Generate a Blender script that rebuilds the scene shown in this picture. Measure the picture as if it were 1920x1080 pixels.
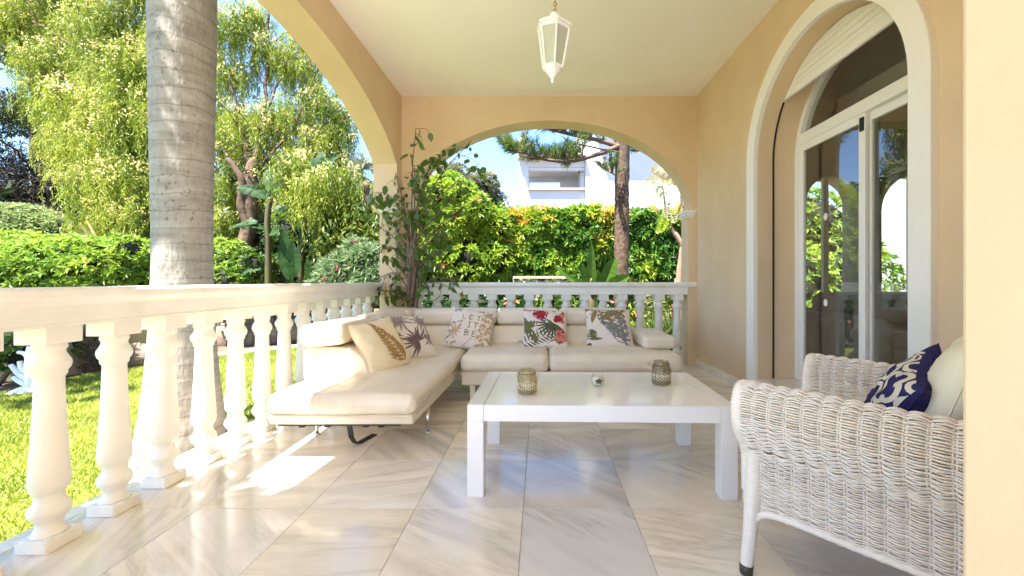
import bpy, bmesh, math, random
import numpy as np
from mathutils import Vector, Matrix, noise
R = math.radians
random.seed(7); rng = np.random.default_rng(7)
for o in list(bpy.data.objects): bpy.data.objects.remove(o)
scn = bpy.context.scene
COL = scn.collection
# The place is laid out in units of 1.35 m (camera height .925 of them); the last lines of the script bring it to metres.
F = 1.35
# ---------------------------------------------------------------- camera, sky, sun, exposure
cam = bpy.data.cameras.new('camera'); cam.sensor_width = 36; cam.lens = 760 / 1920 * 36
cam.shift_x = -52 / 1920; cam.shift_y = -15 / 1920
cam.clip_start = 0.05; cam.clip_end = 2000
camo = bpy.data.objects.new('camera', cam); COL.objects.link(camo)
camo.location = (0, 0, .925 * F); camo.rotation_euler = (R(90), 0, 0)
scn.camera = camo
SUN = Vector((-.278, -.30, 1)).normalized()                 # towards the sun
elev = math.asin(SUN.z); azim = math.atan2(SUN.x, SUN.y)
w = bpy.data.worlds.new('World'); scn.world = w; w.use_nodes = True
nt = w.node_tree; bg = nt.nodes['Background']; sky = nt.nodes.new('ShaderNodeTexSky')
sky.sky_type = 'NISHITA'; sky.sun_disc = False; sky.sun_elevation = elev; sky.sun_rotation = azim % (2 * math.pi)
sky.air_density = .75; sky.dust_density = .15; sky.ozone_density = 4.5
nt.links.new(sky.outputs[0], bg.inputs[0]); bg.inputs[1].default_value = .12
sl = bpy.data.lights.new('sun', 'SUN'); sl.energy = 5.0; sl.angle = R(.5); sl.color = (1, .965, .90)
so = bpy.data.objects.new('sun', sl); COL.objects.link(so)
so.rotation_euler = (-SUN).to_track_quat('-Z', 'Y').to_euler()
scn.view_settings.view_transform = 'Standard'; scn.view_settings.look = 'None'
scn.view_settings.exposure = 2.45; scn.view_settings.gamma = 1
cy = scn.cycles
cy.max_bounces = 14; cy.diffuse_bounces = 8; cy.glossy_bounces = 5; cy.transmission_bounces = 8; cy.transparent_max_bounces = 16
cy.use_denoising = True

def at(u, v, Y):
    return Vector(((u - 1012) / 760 * Y, Y, .925 - (v - 525) / 760 * Y))
# ---------------------------------------------------------------- node materials
def nodes(name):
    m = bpy.data.materials.new(name); m.use_nodes = True
    return m, m.node_tree, m.node_tree.nodes['Principled BSDF']
def N(t, kind, **kw):
    n = t.nodes.new(kind)
    for k, v in kw.items(): setattr(n, k, v)
    return n
def ramp(t, fac, stops):
    r = N(t, 'ShaderNodeValToRGB'); e = r.color_ramp.elements
    while len(e) < len(stops): e.new(.5)
    for i, (p, c) in enumerate(stops): e[i].position = p; e[i].color = (*c, 1)
    t.links.new(fac, r.inputs[0]); return r.outputs[0]
def mat(name, c1, c2=None, rough=.5, scale=4, bump=0, bscale=60, metal=0, spec=.5, detail=4, rvar=0, coat=0):
    m, t, p = nodes(name); L = t.links.new
    tc = N(t, 'ShaderNodeTexCoord')
    nz = N(t, 'ShaderNodeTexNoise'); nz.inputs['Scale'].default_value = scale; nz.inputs['Detail'].default_value = detail
    L(tc.outputs['Object'], nz.inputs['Vector'])
    c2 = c2 or tuple(x * .9 for x in c1)
    L(ramp(t, nz.outputs[0], [(.35, c2), (.65, c1)]), p.inputs['Base Color'])
    p.inputs['Roughness'].default_value = rough; p.inputs['Metallic'].default_value = metal
    p.inputs['Specular IOR Level'].default_value = spec
    p.inputs['Coat Weight'].default_value = coat
    if rvar:
        mr = N(t, 'ShaderNodeMapRange'); mr.inputs[3].default_value = rough - rvar; mr.inputs[4].default_value = rough + rvar
        L(nz.outputs[0], mr.inputs[0]); L(mr.outputs[0], p.inputs['Roughness'])
    if bump:
        n2 = N(t, 'ShaderNodeTexNoise'); n2.inputs['Scale'].default_value = bscale; n2.inputs['Detail'].default_value = 5
        L(tc.outputs['Object'], n2.inputs['Vector'])
        b = N(t, 'ShaderNodeBump'); b.inputs['Strength'].default_value = bump; b.inputs['Distance'].default_value = .01
        L(n2.outputs[0], b.inputs['Height']); L(b.outputs[0], p.inputs['Normal'])
    return m
def leafmat(name, cols, trans=.35, rough=.42, spec=.4, big=None):
    """leaf colour varies from leaf to leaf"""
    m, t, p = nodes(name); L = t.links.new
    g = N(t, 'ShaderNodeNewGeometry')
    fac = g.outputs['Random Per Island']
    if big:
        tc = N(t, 'ShaderNodeTexCoord'); nz = N(t, 'ShaderNodeTexNoise'); nz.inputs['Scale'].default_value = big
        nz.inputs['Detail'].default_value = 2; L(tc.outputs['Object'], nz.inputs['Vector'])
        mm = N(t, 'ShaderNodeMapRange'); mm.inputs[1].default_value = .32; mm.inputs[2].default_value = .68; L(nz.outputs[0], mm.inputs[0])
        mx = N(t, 'ShaderNodeMix'); mx.data_type = 'FLOAT'; mx.inputs[0].default_value = .55
        L(fac, mx.inputs[2]); L(mm.outputs[0], mx.inputs[3]); fac = mx.outputs[0]
    n = len(cols)
    c = ramp(t, fac, [(i / (n - 1) if n > 1 else 0, x) for i, x in enumerate(cols)])
    L(c, p.inputs['Base Color']); p.inputs['Roughness'].default_value = rough; p.inputs['Specular IOR Level'].default_value = spec
    tr = N(t, 'ShaderNodeBsdfTranslucent'); L(c, tr.inputs[0])
    ms = N(t, 'ShaderNodeMixShader'); ms.inputs[0].default_value = trans
    L(p.outputs[0], ms.inputs[1]); L(tr.outputs[0], ms.inputs[2])
    L(ms.outputs[0], t.nodes['Material Output'].inputs[0])
    return m
def glassmat(name, tint=(1, 1, 1), ior=1.6, rough=0.0, haze=0.0):
    """thin sheet of glass: clear with a mirror reflection that grows at grazing angles"""
    m, t, p = nodes(name); L = t.links.new
    t.nodes.remove(p)
    tp = N(t, 'ShaderNodeBsdfTransparent'); tp.inputs[0].default_value = (*tint, 1)
    gl = N(t, 'ShaderNodeBsdfGlossy'); gl.inputs['Roughness'].default_value = rough
    g = N(t, 'ShaderNodeNewGeometry'); dt = N(t, 'ShaderNodeVectorMath'); dt.operation = 'DOT_PRODUCT'; L(g.outputs['Incoming'], dt.inputs[0]); L(g.outputs['Normal'], dt.inputs[1])
    def M_(op, a, b):
        n = N(t, 'ShaderNodeMath'); n.operation = op
        for i, x in enumerate((a, b)):
            if x is None: continue
            if isinstance(x, float): n.inputs[i].default_value = x
            else: L(x, n.inputs[i])
        return n.outputs[0]
    f0 = ((ior - 1) / (ior + 1)) ** 2
    sch = M_('POWER', M_('SUBTRACT', 1.0, M_('ABSOLUTE', dt.outputs['Value'], None)), 5.0)
    fr = M_('ADD', M_('MULTIPLY', sch, 1 - f0), f0)
    mx = N(t, 'ShaderNodeMixShader'); L(fr, mx.inputs[0]); L(tp.outputs[0], mx.inputs[1]); L(gl.outputs[0], mx.inputs[2])
    out = mx.outputs[0]
    if haze:
        df = N(t, 'ShaderNodeBsdfDiffuse'); df.inputs[0].default_value = (.8, .8, .76, 1)
        m2 = N(t, 'ShaderNodeMixShader'); m2.inputs[0].default_value = haze; L(out, m2.inputs[1]); L(df.outputs[0], m2.inputs[2]); out = m2.outputs[0]
    L(out, t.nodes['Material Output'].inputs[0])
    return m

WALL = mat('plaster_peach', (.715, .55, .36), (.665, .50, .315), rough=.8, scale=1.7, bump=.22, bscale=16, spec=.25, detail=7)
CEIL = mat('plaster_ceiling', (.90, .84, .765), (.875, .81, .73), rough=.85, scale=1.1, bump=.14, bscale=14, spec=.2)
TRIM = mat('trim_white', (.86, .835, .77), (.83, .80, .73), rough=.55, scale=3, bump=.05, bscale=40)
WPAINT = mat('balustrade_white', (.86, .84, .79), (.79, .765, .705), rough=.45, scale=5, bump=.3, bscale=38, detail=8)
UPVC = mat('door_white', (.84, .82, .76), (.83, .81, .75), rough=.35, scale=2)
BLACK = mat('black_rubber', (.012, .012, .012), rough=.5)
LEATH = mat('cream_leather', (.80, .705, .555), (.76, .655, .50), rough=.40, scale=5, bump=.10, bscale=220, spec=.45, rvar=.05)
LACQ = mat('white_lacquer', (.86, .82, .775), (.845, .805, .76), rough=.16, scale=2.5, bump=.02, bscale=9, rvar=.05, coat=.3)
CHROME = mat('chrome', (.7, .7, .7), rough=.18, metal=1)
WICK = mat('wicker_white', (.86, .785, .675), (.80, .715, .60), rough=.45, scale=25, bump=.15, bscale=160)
CREAM = mat('cream_canvas', (.80, .765, .60), (.77, .73, .565), rough=.85, scale=7, bump=.2, bscale=160, spec=.2)
LINEN = mat('natural_linen', (.78, .70, .62), (.74, .655, .57), rough=.9, scale=9, bump=.25, bscale=220, spec=.15)
IVORY = mat('ivory_linen', (.80, .70, .50), (.77, .66, .46), rough=.9, scale=9, bump=.25, bscale=220, spec=.15)
NAVY = mat('navy_cotton', (.035, .03, .125), (.028, .024, .10), rough=.9, scale=30, bump=.3, bscale=260, spec=.15)
BARK = mat('bark_brown', (.15, .09, .05), (.06, .036, .02), rough=.9, scale=9, bump=1.0, bscale=16)
BARKD = mat('bark_dark', (.075, .05, .038), (.03, .02, .015), rough=.95, scale=8, bump=.8, bscale=18)
TWIG = mat('twig_brown', (.16, .10, .065), (.10, .06, .04), rough=.85, scale=30)
SOIL = mat('soil', (.16, .105, .07), (.085, .055, .035), rough=1, scale=6, bump=.8, bscale=25)
SAND = mat('sandy_path', (.50, .38, .27), (.42, .31, .21), rough=1, scale=9, bump=.3, bscale=50)
ROCK = mat('rock_brown', (.30, .22, .155), (.14, .095, .065), rough=.95, scale=3, bump=1, bscale=9)
GWALL = mat('khaki_render', (.34, .29, .18), (.28, .235, .14), rough=.95, scale=2.2, bump=.3, bscale=30)
HWHITE = mat('house_white', (.62, .62, .61), (.585, .585, .57), rough=.8, scale=.6, bump=.05, bscale=9)
HPINK = mat('house_blush', (.62, .55, .51), rough=.8)
RTILE = mat('roof_tile', (.45, .24, .15), (.34, .18, .12), rough=.85, scale=2)
ROOMW = mat('room_wall', (.62, .52, .40), rough=.9)
ROOMF = mat('room_floor', (.62, .58, .52), rough=.15, scale=2)
GREYF = mat('grey_fabric', (.50, .47, .43), rough=.9, scale=20, bump=.2)
CORAL = mat('coral_white', (.82, .83, .84), rough=.7, scale=20, bump=.4, bscale=60)
MORTAR = mat('grout', (.74, .69, .61), rough=.9)
GLASS = glassmat('door_glass', (.93, .95, .93), ior=2.0)

def marble():
    m, t, p = nodes('marble_tile'); L = t.links.new
    tc = N(t, 'ShaderNodeTexCoord'); oi = N(t, 'ShaderNodeObjectInfo')
    sc = N(t, 'ShaderNodeVectorMath'); sc.operation = 'SCALE'; sc.inputs[0].default_value = (37, 91, 53); L(oi.outputs['Random'], sc.inputs['Scale'])
    ad = N(t, 'ShaderNodeVectorMath'); L(tc.outputs['Object'], ad.inputs[0]); L(sc.outputs[0], ad.inputs[1])
    mp = N(t, 'ShaderNodeMapping'); L(tc.outputs['Object'], mp.inputs[0])
    ang = N(t, 'ShaderNodeMapRange'); ang.inputs[3].default_value = -.45; ang.inputs[4].default_value = 1.25; f5 = N(t, 'ShaderNodeMath'); f5.operation = 'MULTIPLY'; f5.inputs[1].default_value = 13.7; L(oi.outputs['Random'], f5.inputs[0]); f6 = N(t, 'ShaderNodeMath'); f6.operation = 'FRACT'; L(f5.outputs[0], f6.inputs[0]); L(f6.outputs[0], ang.inputs[0])
    cx = N(t, 'ShaderNodeCombineXYZ'); L(ang.outputs[0], cx.inputs[2]); L(cx.outputs[0], mp.inputs['Rotation'])
    st = N(t, 'ShaderNodeVectorMath'); st.operation = 'MULTIPLY'; st.inputs[1].default_value = (.9, 7.5, 1); L(mp.outputs[0], st.inputs[0])
    a2 = N(t, 'ShaderNodeVectorMath'); L(st.outputs[0], a2.inputs[0]); L(sc.outputs[0], a2.inputs[1])
    v = N(t, 'ShaderNodeTexNoise'); v.inputs['Scale'].default_value = 1.1; v.inputs['Detail'].default_value = 10; v.inputs['Roughness'].default_value = .66
    v.inputs['Distortion'].default_value = .35; L(a2.outputs[0], v.inputs['Vector'])
    c = N(t, 'ShaderNodeTexNoise'); c.inputs['Scale'].default_value = 1.6; c.inputs['Detail'].default_value = 3; L(ad.outputs[0], c.inputs['Vector'])
    base_ = ramp(t, v.outputs[0], [(.30, (.74, .725, .70)), (.47, (.83, .81, .77)), (.62, (.87, .85, .81)), (.8, (.82, .79, .74))])
    rd = N(t, 'ShaderNodeMath'); rd.operation = 'SUBTRACT'; rd.inputs[1].default_value = .5; L(v.outputs[0], rd.inputs[0])
    ra = N(t, 'ShaderNodeMath'); ra.operation = 'ABSOLUTE'; L(rd.outputs[0], ra.inputs[0])
    thin = ramp(t, ra.outputs[0], [(0, (.76, .75, .735)), (.03, (.90, .89, .88)), (.08, (1, 1, 1))])
    where = N(t, 'ShaderNodeTexNoise'); where.inputs['Scale'].default_value = 2.3; where.inputs['Detail'].default_value = 2; L(ad.outputs[0], where.inputs['Vector'])
    wm = N(t, 'ShaderNodeMapRange'); wm.inputs[1].default_value = .42; wm.inputs[2].default_value = .62; L(where.outputs[0], wm.inputs[0])
    tv = N(t, 'ShaderNodeMix'); tv.data_type = 'RGBA'; tv.blend_type = 'MULTIPLY'; L(wm.outputs[0], tv.inputs[0]); L(base_, tv.inputs[6]); L(thin, tv.inputs[7]); veins = tv.outputs[2]
    fr2 = N(t, 'ShaderNodeMath'); fr2.operation = 'MULTIPLY'; fr2.inputs[1].default_value = 7.31; L(oi.outputs['Random'], fr2.inputs[0])
    fr3 = N(t, 'ShaderNodeMath'); fr3.operation = 'FRACT'; L(fr2.outputs[0], fr3.inputs[0])
    soft = N(t, 'ShaderNodeTexNoise'); soft.inputs['Scale'].default_value = .8; soft.inputs['Detail'].default_value = 2; L(a2.outputs[0], soft.inputs['Vector'])
    band = ramp(t, soft.outputs[0], [(.34, (.64, .64, .64)), (.48, (.87, .86, .845)), (.60, (1, 1, 1))])
    vx = N(t, 'ShaderNodeMix'); vx.data_type = 'RGBA'; vx.blend_type = 'MULTIPLY'; L(fr3.outputs[0], vx.inputs[0]); L(veins, vx.inputs[6]); L(band, vx.inputs[7]); veins = vx.outputs[2]
    warm = ramp(t, c.outputs[0], [(.38, (1, .99, .97)), (.62, (1, .95, .87))])
    tone = ramp(t, oi.outputs['Random'], [(0, (.97, .96, .95)), (.45, (1, .97, .92)), (.75, (1.0, .95, .86)), (1, (.84, .845, .85))])
    x1 = N(t, 'ShaderNodeMix'); x1.data_type = 'RGBA'; x1.blend_type = 'MULTIPLY'; x1.inputs[0].default_value = 1; L(veins, x1.inputs[6]); L(warm, x1.inputs[7])
    x2 = N(t, 'ShaderNodeMix'); x2.data_type = 'RGBA'; x2.blend_type = 'MULTIPLY'; x2.inputs[0].default_value = 1; L(x1.outputs[2], x2.inputs[6]); L(tone, x2.inputs[7])
    L(x2.outputs[2], p.inputs['Base Color'])
    rr = N(t, 'ShaderNodeMapRange'); rr.inputs[3].default_value = .06; rr.inputs[4].default_value = .17; L(c.outputs[0], rr.inputs[0]); L(rr.outputs[0], p.inputs['Roughness'])
    p.inputs['Specular IOR Level'].default_value = .6
    n2 = N(t, 'ShaderNodeTexNoise'); n2.inputs['Scale'].default_value = 6; L(ad.outputs[0], n2.inputs['Vector'])
    b = N(t, 'ShaderNodeBump'); b.inputs['Strength'].default_value = .03; b.inputs['Distance'].default_value = .01; L(n2.outputs[0], b.inputs['Height']); L(b.outputs[0], p.inputs['Normal'])
    return m
MARBLE = marble()
def palmbark():
    m, t, p = nodes('palm_bark'); L = t.links.new
    tc = N(t, 'ShaderNodeTexCoord'); sp = N(t, 'ShaderNodeSeparateXYZ'); L(tc.outputs['Object'], sp.inputs[0])
    nz = N(t, 'ShaderNodeTexNoise'); nz.inputs['Scale'].default_value = 2.2; nz.inputs['Detail'].default_value = 6; L(tc.outputs['Object'], nz.inputs['Vector'])
    st = N(t, 'ShaderNodeVectorMath'); st.operation = 'MULTIPLY'; st.inputs[1].default_value = (3, 3, 11); L(tc.outputs['Object'], st.inputs[0])
    n2 = N(t, 'ShaderNodeTexNoise'); n2.inputs['Scale'].default_value = 1.4; n2.inputs['Detail'].default_value = 5; L(st.outputs[0], n2.inputs['Vector'])
    st3 = N(t, 'ShaderNodeVectorMath'); st3.operation = 'MULTIPLY'; st3.inputs[1].default_value = (16, 16, 5); L(tc.outputs['Object'], st3.inputs[0])
    n3 = N(t, 'ShaderNodeTexNoise'); n3.inputs['Scale'].default_value = 2; n3.inputs['Detail'].default_value = 6; L(st3.outputs[0], n3.inputs['Vector'])
    base = ramp(t, n2.outputs[0], [(.3, (.24, .215, .195)), (.5, (.31, .285, .26)), (.7, (.37, .345, .32))])
    fine = ramp(t, n3.outputs[0], [(.30, (.80, .77, .75)), (.5, (1, 1, 1))])
    x = N(t, 'ShaderNodeMix'); x.data_type = 'RGBA'; x.blend_type = 'MULTIPLY'; x.inputs[0].default_value = .75; L(base, x.inputs[6]); L(fine, x.inputs[7])
    spk = N(t, 'ShaderNodeTexNoise'); spk.inputs['Scale'].default_value = 34; spk.inputs['Detail'].default_value = 3; L(tc.outputs['Object'], spk.inputs['Vector'])
    big = N(t, 'ShaderNodeTexNoise'); big.inputs['Scale'].default_value = 1.5; L(tc.outputs['Object'], big.inputs['Vector'])
    am = N(t, 'ShaderNodeMath'); am.operation = 'MULTIPLY_ADD'; am.inputs[1].default_value = .5; L(big.outputs[0], am.inputs[0]); L(spk.outputs[0], am.inputs[2])
    dots = ramp(t, am.outputs[0], [(.90, (1, 1, 1)), (.97, (.5, .47, .45))])
    xs_ = N(t, 'ShaderNodeMix'); xs_.data_type = 'RGBA'; xs_.blend_type = 'MULTIPLY'; xs_.inputs[0].default_value = .9; L(x.outputs[2], xs_.inputs[6]); L(dots, xs_.inputs[7]); x = xs_
    wv = N(t, 'ShaderNodeTexWave'); wv.wave_type = 'BANDS'; wv.bands_direction = 'Z'; wv.inputs['Scale'].default_value = 2.3
    wv.inputs['Distortion'].default_value = 3.0; wv.inputs['Detail'].default_value = 2; wv.inputs['Detail Scale'].default_value = 1.0; L(tc.outputs['Object'], wv.inputs['Vector'])
    ring = ramp(t, wv.outputs[0], [(0, (.55, .52, .49)), (.03, (1, 1, 1))])
    x2 = N(t, 'ShaderNodeMix'); x2.data_type = 'RGBA'; x2.blend_type = 'MULTIPLY'; x2.inputs[0].default_value = .6; L(x.outputs[2], x2.inputs[6]); L(ring, x2.inputs[7])
    zr = N(t, 'ShaderNodeMapRange'); zr.inputs[1].default_value = .0; zr.inputs[2].default_value = 2.0; L(sp.outputs[2], zr.inputs[0])
    lo = ramp(t, zr.outputs[0], [(0, (1.0, .88, .76)), (.8, (1, 1, 1))])
    x3 = N(t, 'ShaderNodeMix'); x3.data_type = 'RGBA'; x3.blend_type = 'MULTIPLY'; x3.inputs[0].default_value = 1; L(x2.outputs[2], x3.inputs[6]); L(lo, x3.inputs[7])
    L(x3.outputs[2], p.inputs['Base Color']); p.inputs['Roughness'].default_value = .85
    b = N(t, 'ShaderNodeBump'); b.inputs['Strength'].default_value = .5; b.inputs['Distance'].default_value = .02; L(n3.outputs[0], b.inputs['Height']); L(b.outputs[0], p.inputs['Normal'])
    return m
PALMB = palmbark()
# ---------------------------------------------------------------- mesh helpers
def tag(o, label=None, cat=None, group=None, kind=None):
    if label: o['label'] = label
    if cat: o['category'] = cat
    if group: o['group'] = group
    if kind: o['kind'] = kind
    return o
def empty(name, loc=(0, 0, 0)):
    o = bpy.data.objects.new(name, None); COL.objects.link(o); o.location = loc; o.empty_display_size = .1; return o
def link(name, me, parent=None, loc=None):
    o = bpy.data.objects.new(name, me); COL.objects.link(o)
    if parent is not None: o.parent = parent
    if loc is not None: o.location = loc
    return o
def wpos(p):
    v = Vector((0, 0, 0))
    while p is not None: v += p.location; p = p.parent
    return v
class MB:
    """collects shapes for one mesh"""
    def __init__(s): s.v = []; s.f = []; s.sm = []
    def add(s, vs, fs, smooth=False):
        b = len(s.v); s.v += [tuple(x) for x in vs]; s.f += [tuple(i + b for i in f) for f in fs]; s.sm += [smooth] * len(fs)
    def box(s, x0, x1, y0, y1, z0, z1):
        s.add([(x0, y0, z0), (x1, y0, z0), (x1, y1, z0), (x0, y1, z0), (x0, y0, z1), (x1, y0, z1), (x1, y1, z1), (x0, y1, z1)],
              [(0, 3, 2, 1), (4, 5, 6, 7), (0, 1, 5, 4), (1, 2, 6, 5), (2, 3, 7, 6), (3, 0, 4, 7)])
    def lathe(s, prof, c=(0, 0, 0), n=24, smooth=True, rot=0):
        vs = []; fs = []
        for r, z in prof:
            for k in range(n):
                a = 2 * math.pi * k / n + rot; vs.append((c[0] + r * math.cos(a), c[1] + r * math.sin(a), c[2] + z))
        m = len(prof)
        for i in range(m - 1):
            for k in range(n):
                k2 = (k + 1) % n; fs.append((i * n + k, i * n + k2, (i + 1) * n + k2, (i + 1) * n + k))
        fs.append(tuple(reversed(range(n)))); fs.append(tuple((m - 1) * n + k for k in range(n)))
        s.add(vs, fs, smooth)
    def tube(s, pts, rad, n=8, smooth=True):
        pts = [Vector(p) for p in pts]; m = len(pts)
        if not hasattr(rad, '__len__'): rad = [rad] * m
        t0 = (pts[1] - pts[0]).normalized(); up = Vector((0, 0, 1)) if abs(t0.z) < .9 else Vector((1, 0, 0))
        a = t0.cross(up).normalized(); vs = []; fs = []
        for i, p in enumerate(pts):
            t = (pts[min(i + 1, m - 1)] - pts[max(i - 1, 0)])
            t = t.normalized() if t.length > 1e-9 else t0
            a = (a - t * a.dot(t)); a = a.normalized() if a.length > 1e-6 else t.orthogonal().normalized()
            b = t.cross(a)
            for k in range(n):
                an = 2 * math.pi * k / n; vs.append(p + (a * math.cos(an) + b * math.sin(an)) * rad[i])
        for i in range(m - 1):
            for k in range(n):
                k2 = (k + 1) % n; fs.append((i * n + k, i * n + k2, (i + 1) * n + k2, (i + 1) * n + k))
        fs.append(tuple(reversed(range(n)))); fs.append(tuple((m - 1) * n + k for k in range(n)))
        s.add(vs, fs, smooth)
    def grid(s, fn, nu, nv, smooth=True):
        vs = [fn(i / nu, j / nv) for i in range(nu + 1) for j in range(nv + 1)]
        fs = [(i * (nv + 1) + j, (i + 1) * (nv + 1) + j, (i + 1) * (nv + 1) + j + 1, i * (nv + 1) + j + 1) for i in range(nu) for j in range(nv)]
        s.add(vs, fs, smooth)
    def mesh(s, name, m, off=(0, 0, 0)):
        me = bpy.data.meshes.new(name)
        me.from_pydata([(x - off[0], y - off[1], z - off[2]) for x, y, z in s.v], [], s.f)
        me.polygons.foreach_set('use_smooth', s.sm); me.materials.append(m); me.update(); return me
    def build(s, name, m, parent=None, bevel=0, seg=2):
        off = wpos(parent)
        me = s.mesh(name, m, off)
        if bevel:
            bm = bmesh.new(); bm.from_mesh(me)
            bmesh.ops.bevel(bm, geom=[e for e in bm.edges], offset=bevel, segments=seg, profile=.5, affect='EDGES', clamp_overlap=True)
            bm.to_mesh(me); bm.free()
            for p in me.polygons: p.use_smooth = False
        return link(name, me, parent)
def fastmesh(name, V, Fc, m, smooth=False):
    V = np.asarray(V, np.float32).reshape(-1, 3); Fc = np.asarray(Fc, np.int32); k = Fc.shape[1]
    me = bpy.data.meshes.new(name); me.vertices.add(len(V)); me.vertices.foreach_set('co', V.ravel())
    me.loops.add(Fc.size); me.loops.foreach_set('vertex_index', Fc.ravel())
    me.polygons.add(len(Fc)); me.polygons.foreach_set('loop_start', np.arange(0, Fc.size, k, dtype=np.int32))
    me.polygons.foreach_set('use_smooth', np.full(len(Fc), smooth))
    me.materials.append(m); me.update(calc_edges=True); return me
def rbox(name, x0, x1, y0, y1, z0, z1, m, parent=None, r=.004, seg=2):
    b = MB(); b.box(x0, x1, y0, y1, z0, z1); return b.build(name, m, parent, bevel=r, seg=seg)
def prism(name, pts, plane, a0, a1, m, parent=None, bevel=0, seg=3, smooth=False):
    """outline pts in a plane ('xz','yz','xy') pushed from a0 to a1 along the third axis"""
    def P(p, a):
        return {'xz': (p[0], a, p[1]), 'yz': (a, p[0], p[1]), 'xy': (p[0], p[1], a)}[plane]
    n = len(pts); b = MB()
    vs = [P(p, a0) for p in pts] + [P(p, a1) for p in pts]
    fs = [tuple(range(n)), tuple(reversed(range(n, 2 * n)))] + [(i, n + i, n + (i + 1) % n, (i + 1) % n) for i in range(n)]
    b.add(vs, fs)
    off = wpos(parent); me = b.mesh(name, m, off)
    bm = bmesh.new(); bm.from_mesh(me); bmesh.ops.recalc_face_normals(bm, faces=bm.faces[:])
    if bevel:
        ed = [e for e in bm.edges if len(e.link_faces) == 2 and e.calc_face_angle(0) > .5]
        bmesh.ops.bevel(bm, geom=ed, offset=bevel, segments=seg, profile=.5, affect='EDGES', clamp_overlap=True)
    bm.to_mesh(me); bm.free()
    if smooth:
        for p in me.polygons: p.use_smooth = True
    return link(name, me, parent)
def soft_box(name, x0, x1, y0, y1, z0, z1, r, m, parent=None, puff=(0, 0, .01), tufts=(), wr=.0025, seed=0, n=22, tilt=None):
    c = np.array([(x0 + x1) / 2, (y0 + y1) / 2, (z0 + z1) / 2]); h = np.array([(x1 - x0) / 2, (y1 - y0) / 2, (z1 - z0) / 2]); core = h - r
    lin = np.concatenate([np.linspace(-1, -.9, 4)[:-1], np.linspace(-.9, .9, n - 6), np.linspace(.9, 1, 4)[1:]])
    def axis(i):
        e = core[i] / h[i]
        return np.concatenate([np.linspace(-1, -e, 5)[:-1], np.linspace(-e, e, n), np.linspace(e, 1, 5)[1:]])
    V = []; Fc = []; base = 0
    for ax in range(3):
        a1, a2 = (ax + 1) % 3, (ax + 2) % 3; g1, g2 = axis(a1), axis(a2); k1, k2 = len(g1), len(g2)
        G1, G2 = np.meshgrid(g1, g2, indexing='ij')
        for sg in (-1, 1):
            P = np.zeros((k1, k2, 3)); P[..., ax] = sg * h[ax]; P[..., a1] = G1 * h[a1]; P[..., a2] = G2 * h[a2]
            V.append(P.reshape(-1, 3))
            i = np.arange(k1 - 1)[:, None] * k2 + np.arange(k2 - 1)[None]; i = i.ravel() + base
            q = np.stack([i, i + k2, i + k2 + 1, i + 1], 1)
            Fc.append(q if sg > 0 else q[:, ::-1]); base += k1 * k2
    V = np.concatenate(V); Fc = np.concatenate(Fc)
    q = np.clip(V, -core, core); d = V - q; ln = np.linalg.norm(d, axis=1, keepdims=True); nn = d / np.maximum(ln, 1e-9)
    P = q + nn * r; u = V / h
    for ax in range(3):
        o1, o2 = (ax + 1) % 3, (ax + 2) % 3
        P[:, ax] += puff[ax] * np.sign(nn[:, ax]) * np.abs(nn[:, ax]) * (1 - u[:, o1] ** 2) * (1 - u[:, o2] ** 2)
    W = P + c
    for tx, ty in tufts:
        dd = (W[:, 0] - tx) ** 2 + (W[:, 1] - ty) ** 2
        W[:, 2] -= .014 * np.exp(-dd / .0010) * (nn[:, 2] > .5) + .008 * np.exp(-dd / .010) * (nn[:, 2] > .5)
    if wr:
        for i in range(len(W)):
            p = Vector(W[i]) * 7 + Vector((seed * 3.1, seed, 0))
            q_ = Vector((p.x * 3.4, p.y * .9, p.z)); W[i] += nn[i] * wr * (noise.noise(p) + .6 * noise.noise(q_) + .45 * noise.noise(p * 2.7) - .9 * max(0, .12 - abs(noise.noise(q_ * 1.3 + Vector((5, 3, 1))))) / .12)
    if tilt:
        ang, axn = tilt; M = np.array(Matrix.Rotation(ang, 3, axn)); W = (W - c) @ M.T + c
    off = np.array(wpos(parent)); me = fastmesh(name, W - off, Fc, m, True)
    bm = bmesh.new(); bm.from_mesh(me); bmesh.ops.remove_doubles(bm, verts=bm.verts[:], dist=.0004); bmesh.ops.recalc_face_normals(bm, faces=bm.faces[:]); bm.to_mesh(me); bm.free()
    for p in me.polygons: p.use_smooth = True
    return link(name, me, parent)
# ---------------------------------------------------------------- foliage helpers
def unit(a): return a / np.maximum(np.linalg.norm(a, axis=-1, keepdims=True), 1e-9)
def rdir(n): return unit(rng.normal(size=(n, 3)))
def leaves(P, D, Nn, L, W, fold=.25, droop=0.0):
    """one four-point leaf folded along its midrib for every point"""
    P = np.asarray(P, float); n = len(P); D = unit(np.asarray(D, float)); S = unit(np.cross(D, Nn)); U = np.cross(S, D)
    L = np.broadcast_to(np.asarray(L, float), (n,))[:, None]; W = np.broadcast_to(np.asarray(W, float), (n,))[:, None]
    mid = P + D * L * .45; tip = P + D * L; tip[:, 2] -= (droop * L)[:, 0]
    V = np.stack([P, mid + S * W / 2 + U * W * fold, tip, mid - S * W / 2 + U * W * fold], 1)
    b = np.arange(n)[:, None] * 4
    Fc = np.stack([b + [0, 1, 2], b + [0, 2, 3]], 1).reshape(-1, 3)
    return V.reshape(-1, 3), Fc
class Cloud:
    def __init__(s): s.V = []; s.F = []; s.n = 0
    def add(s, VF):
        V, Fc = VF; s.V.append(V); s.F.append(Fc + s.n); s.n += len(V)
    def build(s, name, m, parent=None, kind=None):
        V = np.concatenate(s.V); off = np.array(wpos(parent))
        o = link(name, fastmesh(name, V - off, np.concatenate(s.F), m), parent)
        if kind: o['kind'] = kind
        return o
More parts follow.
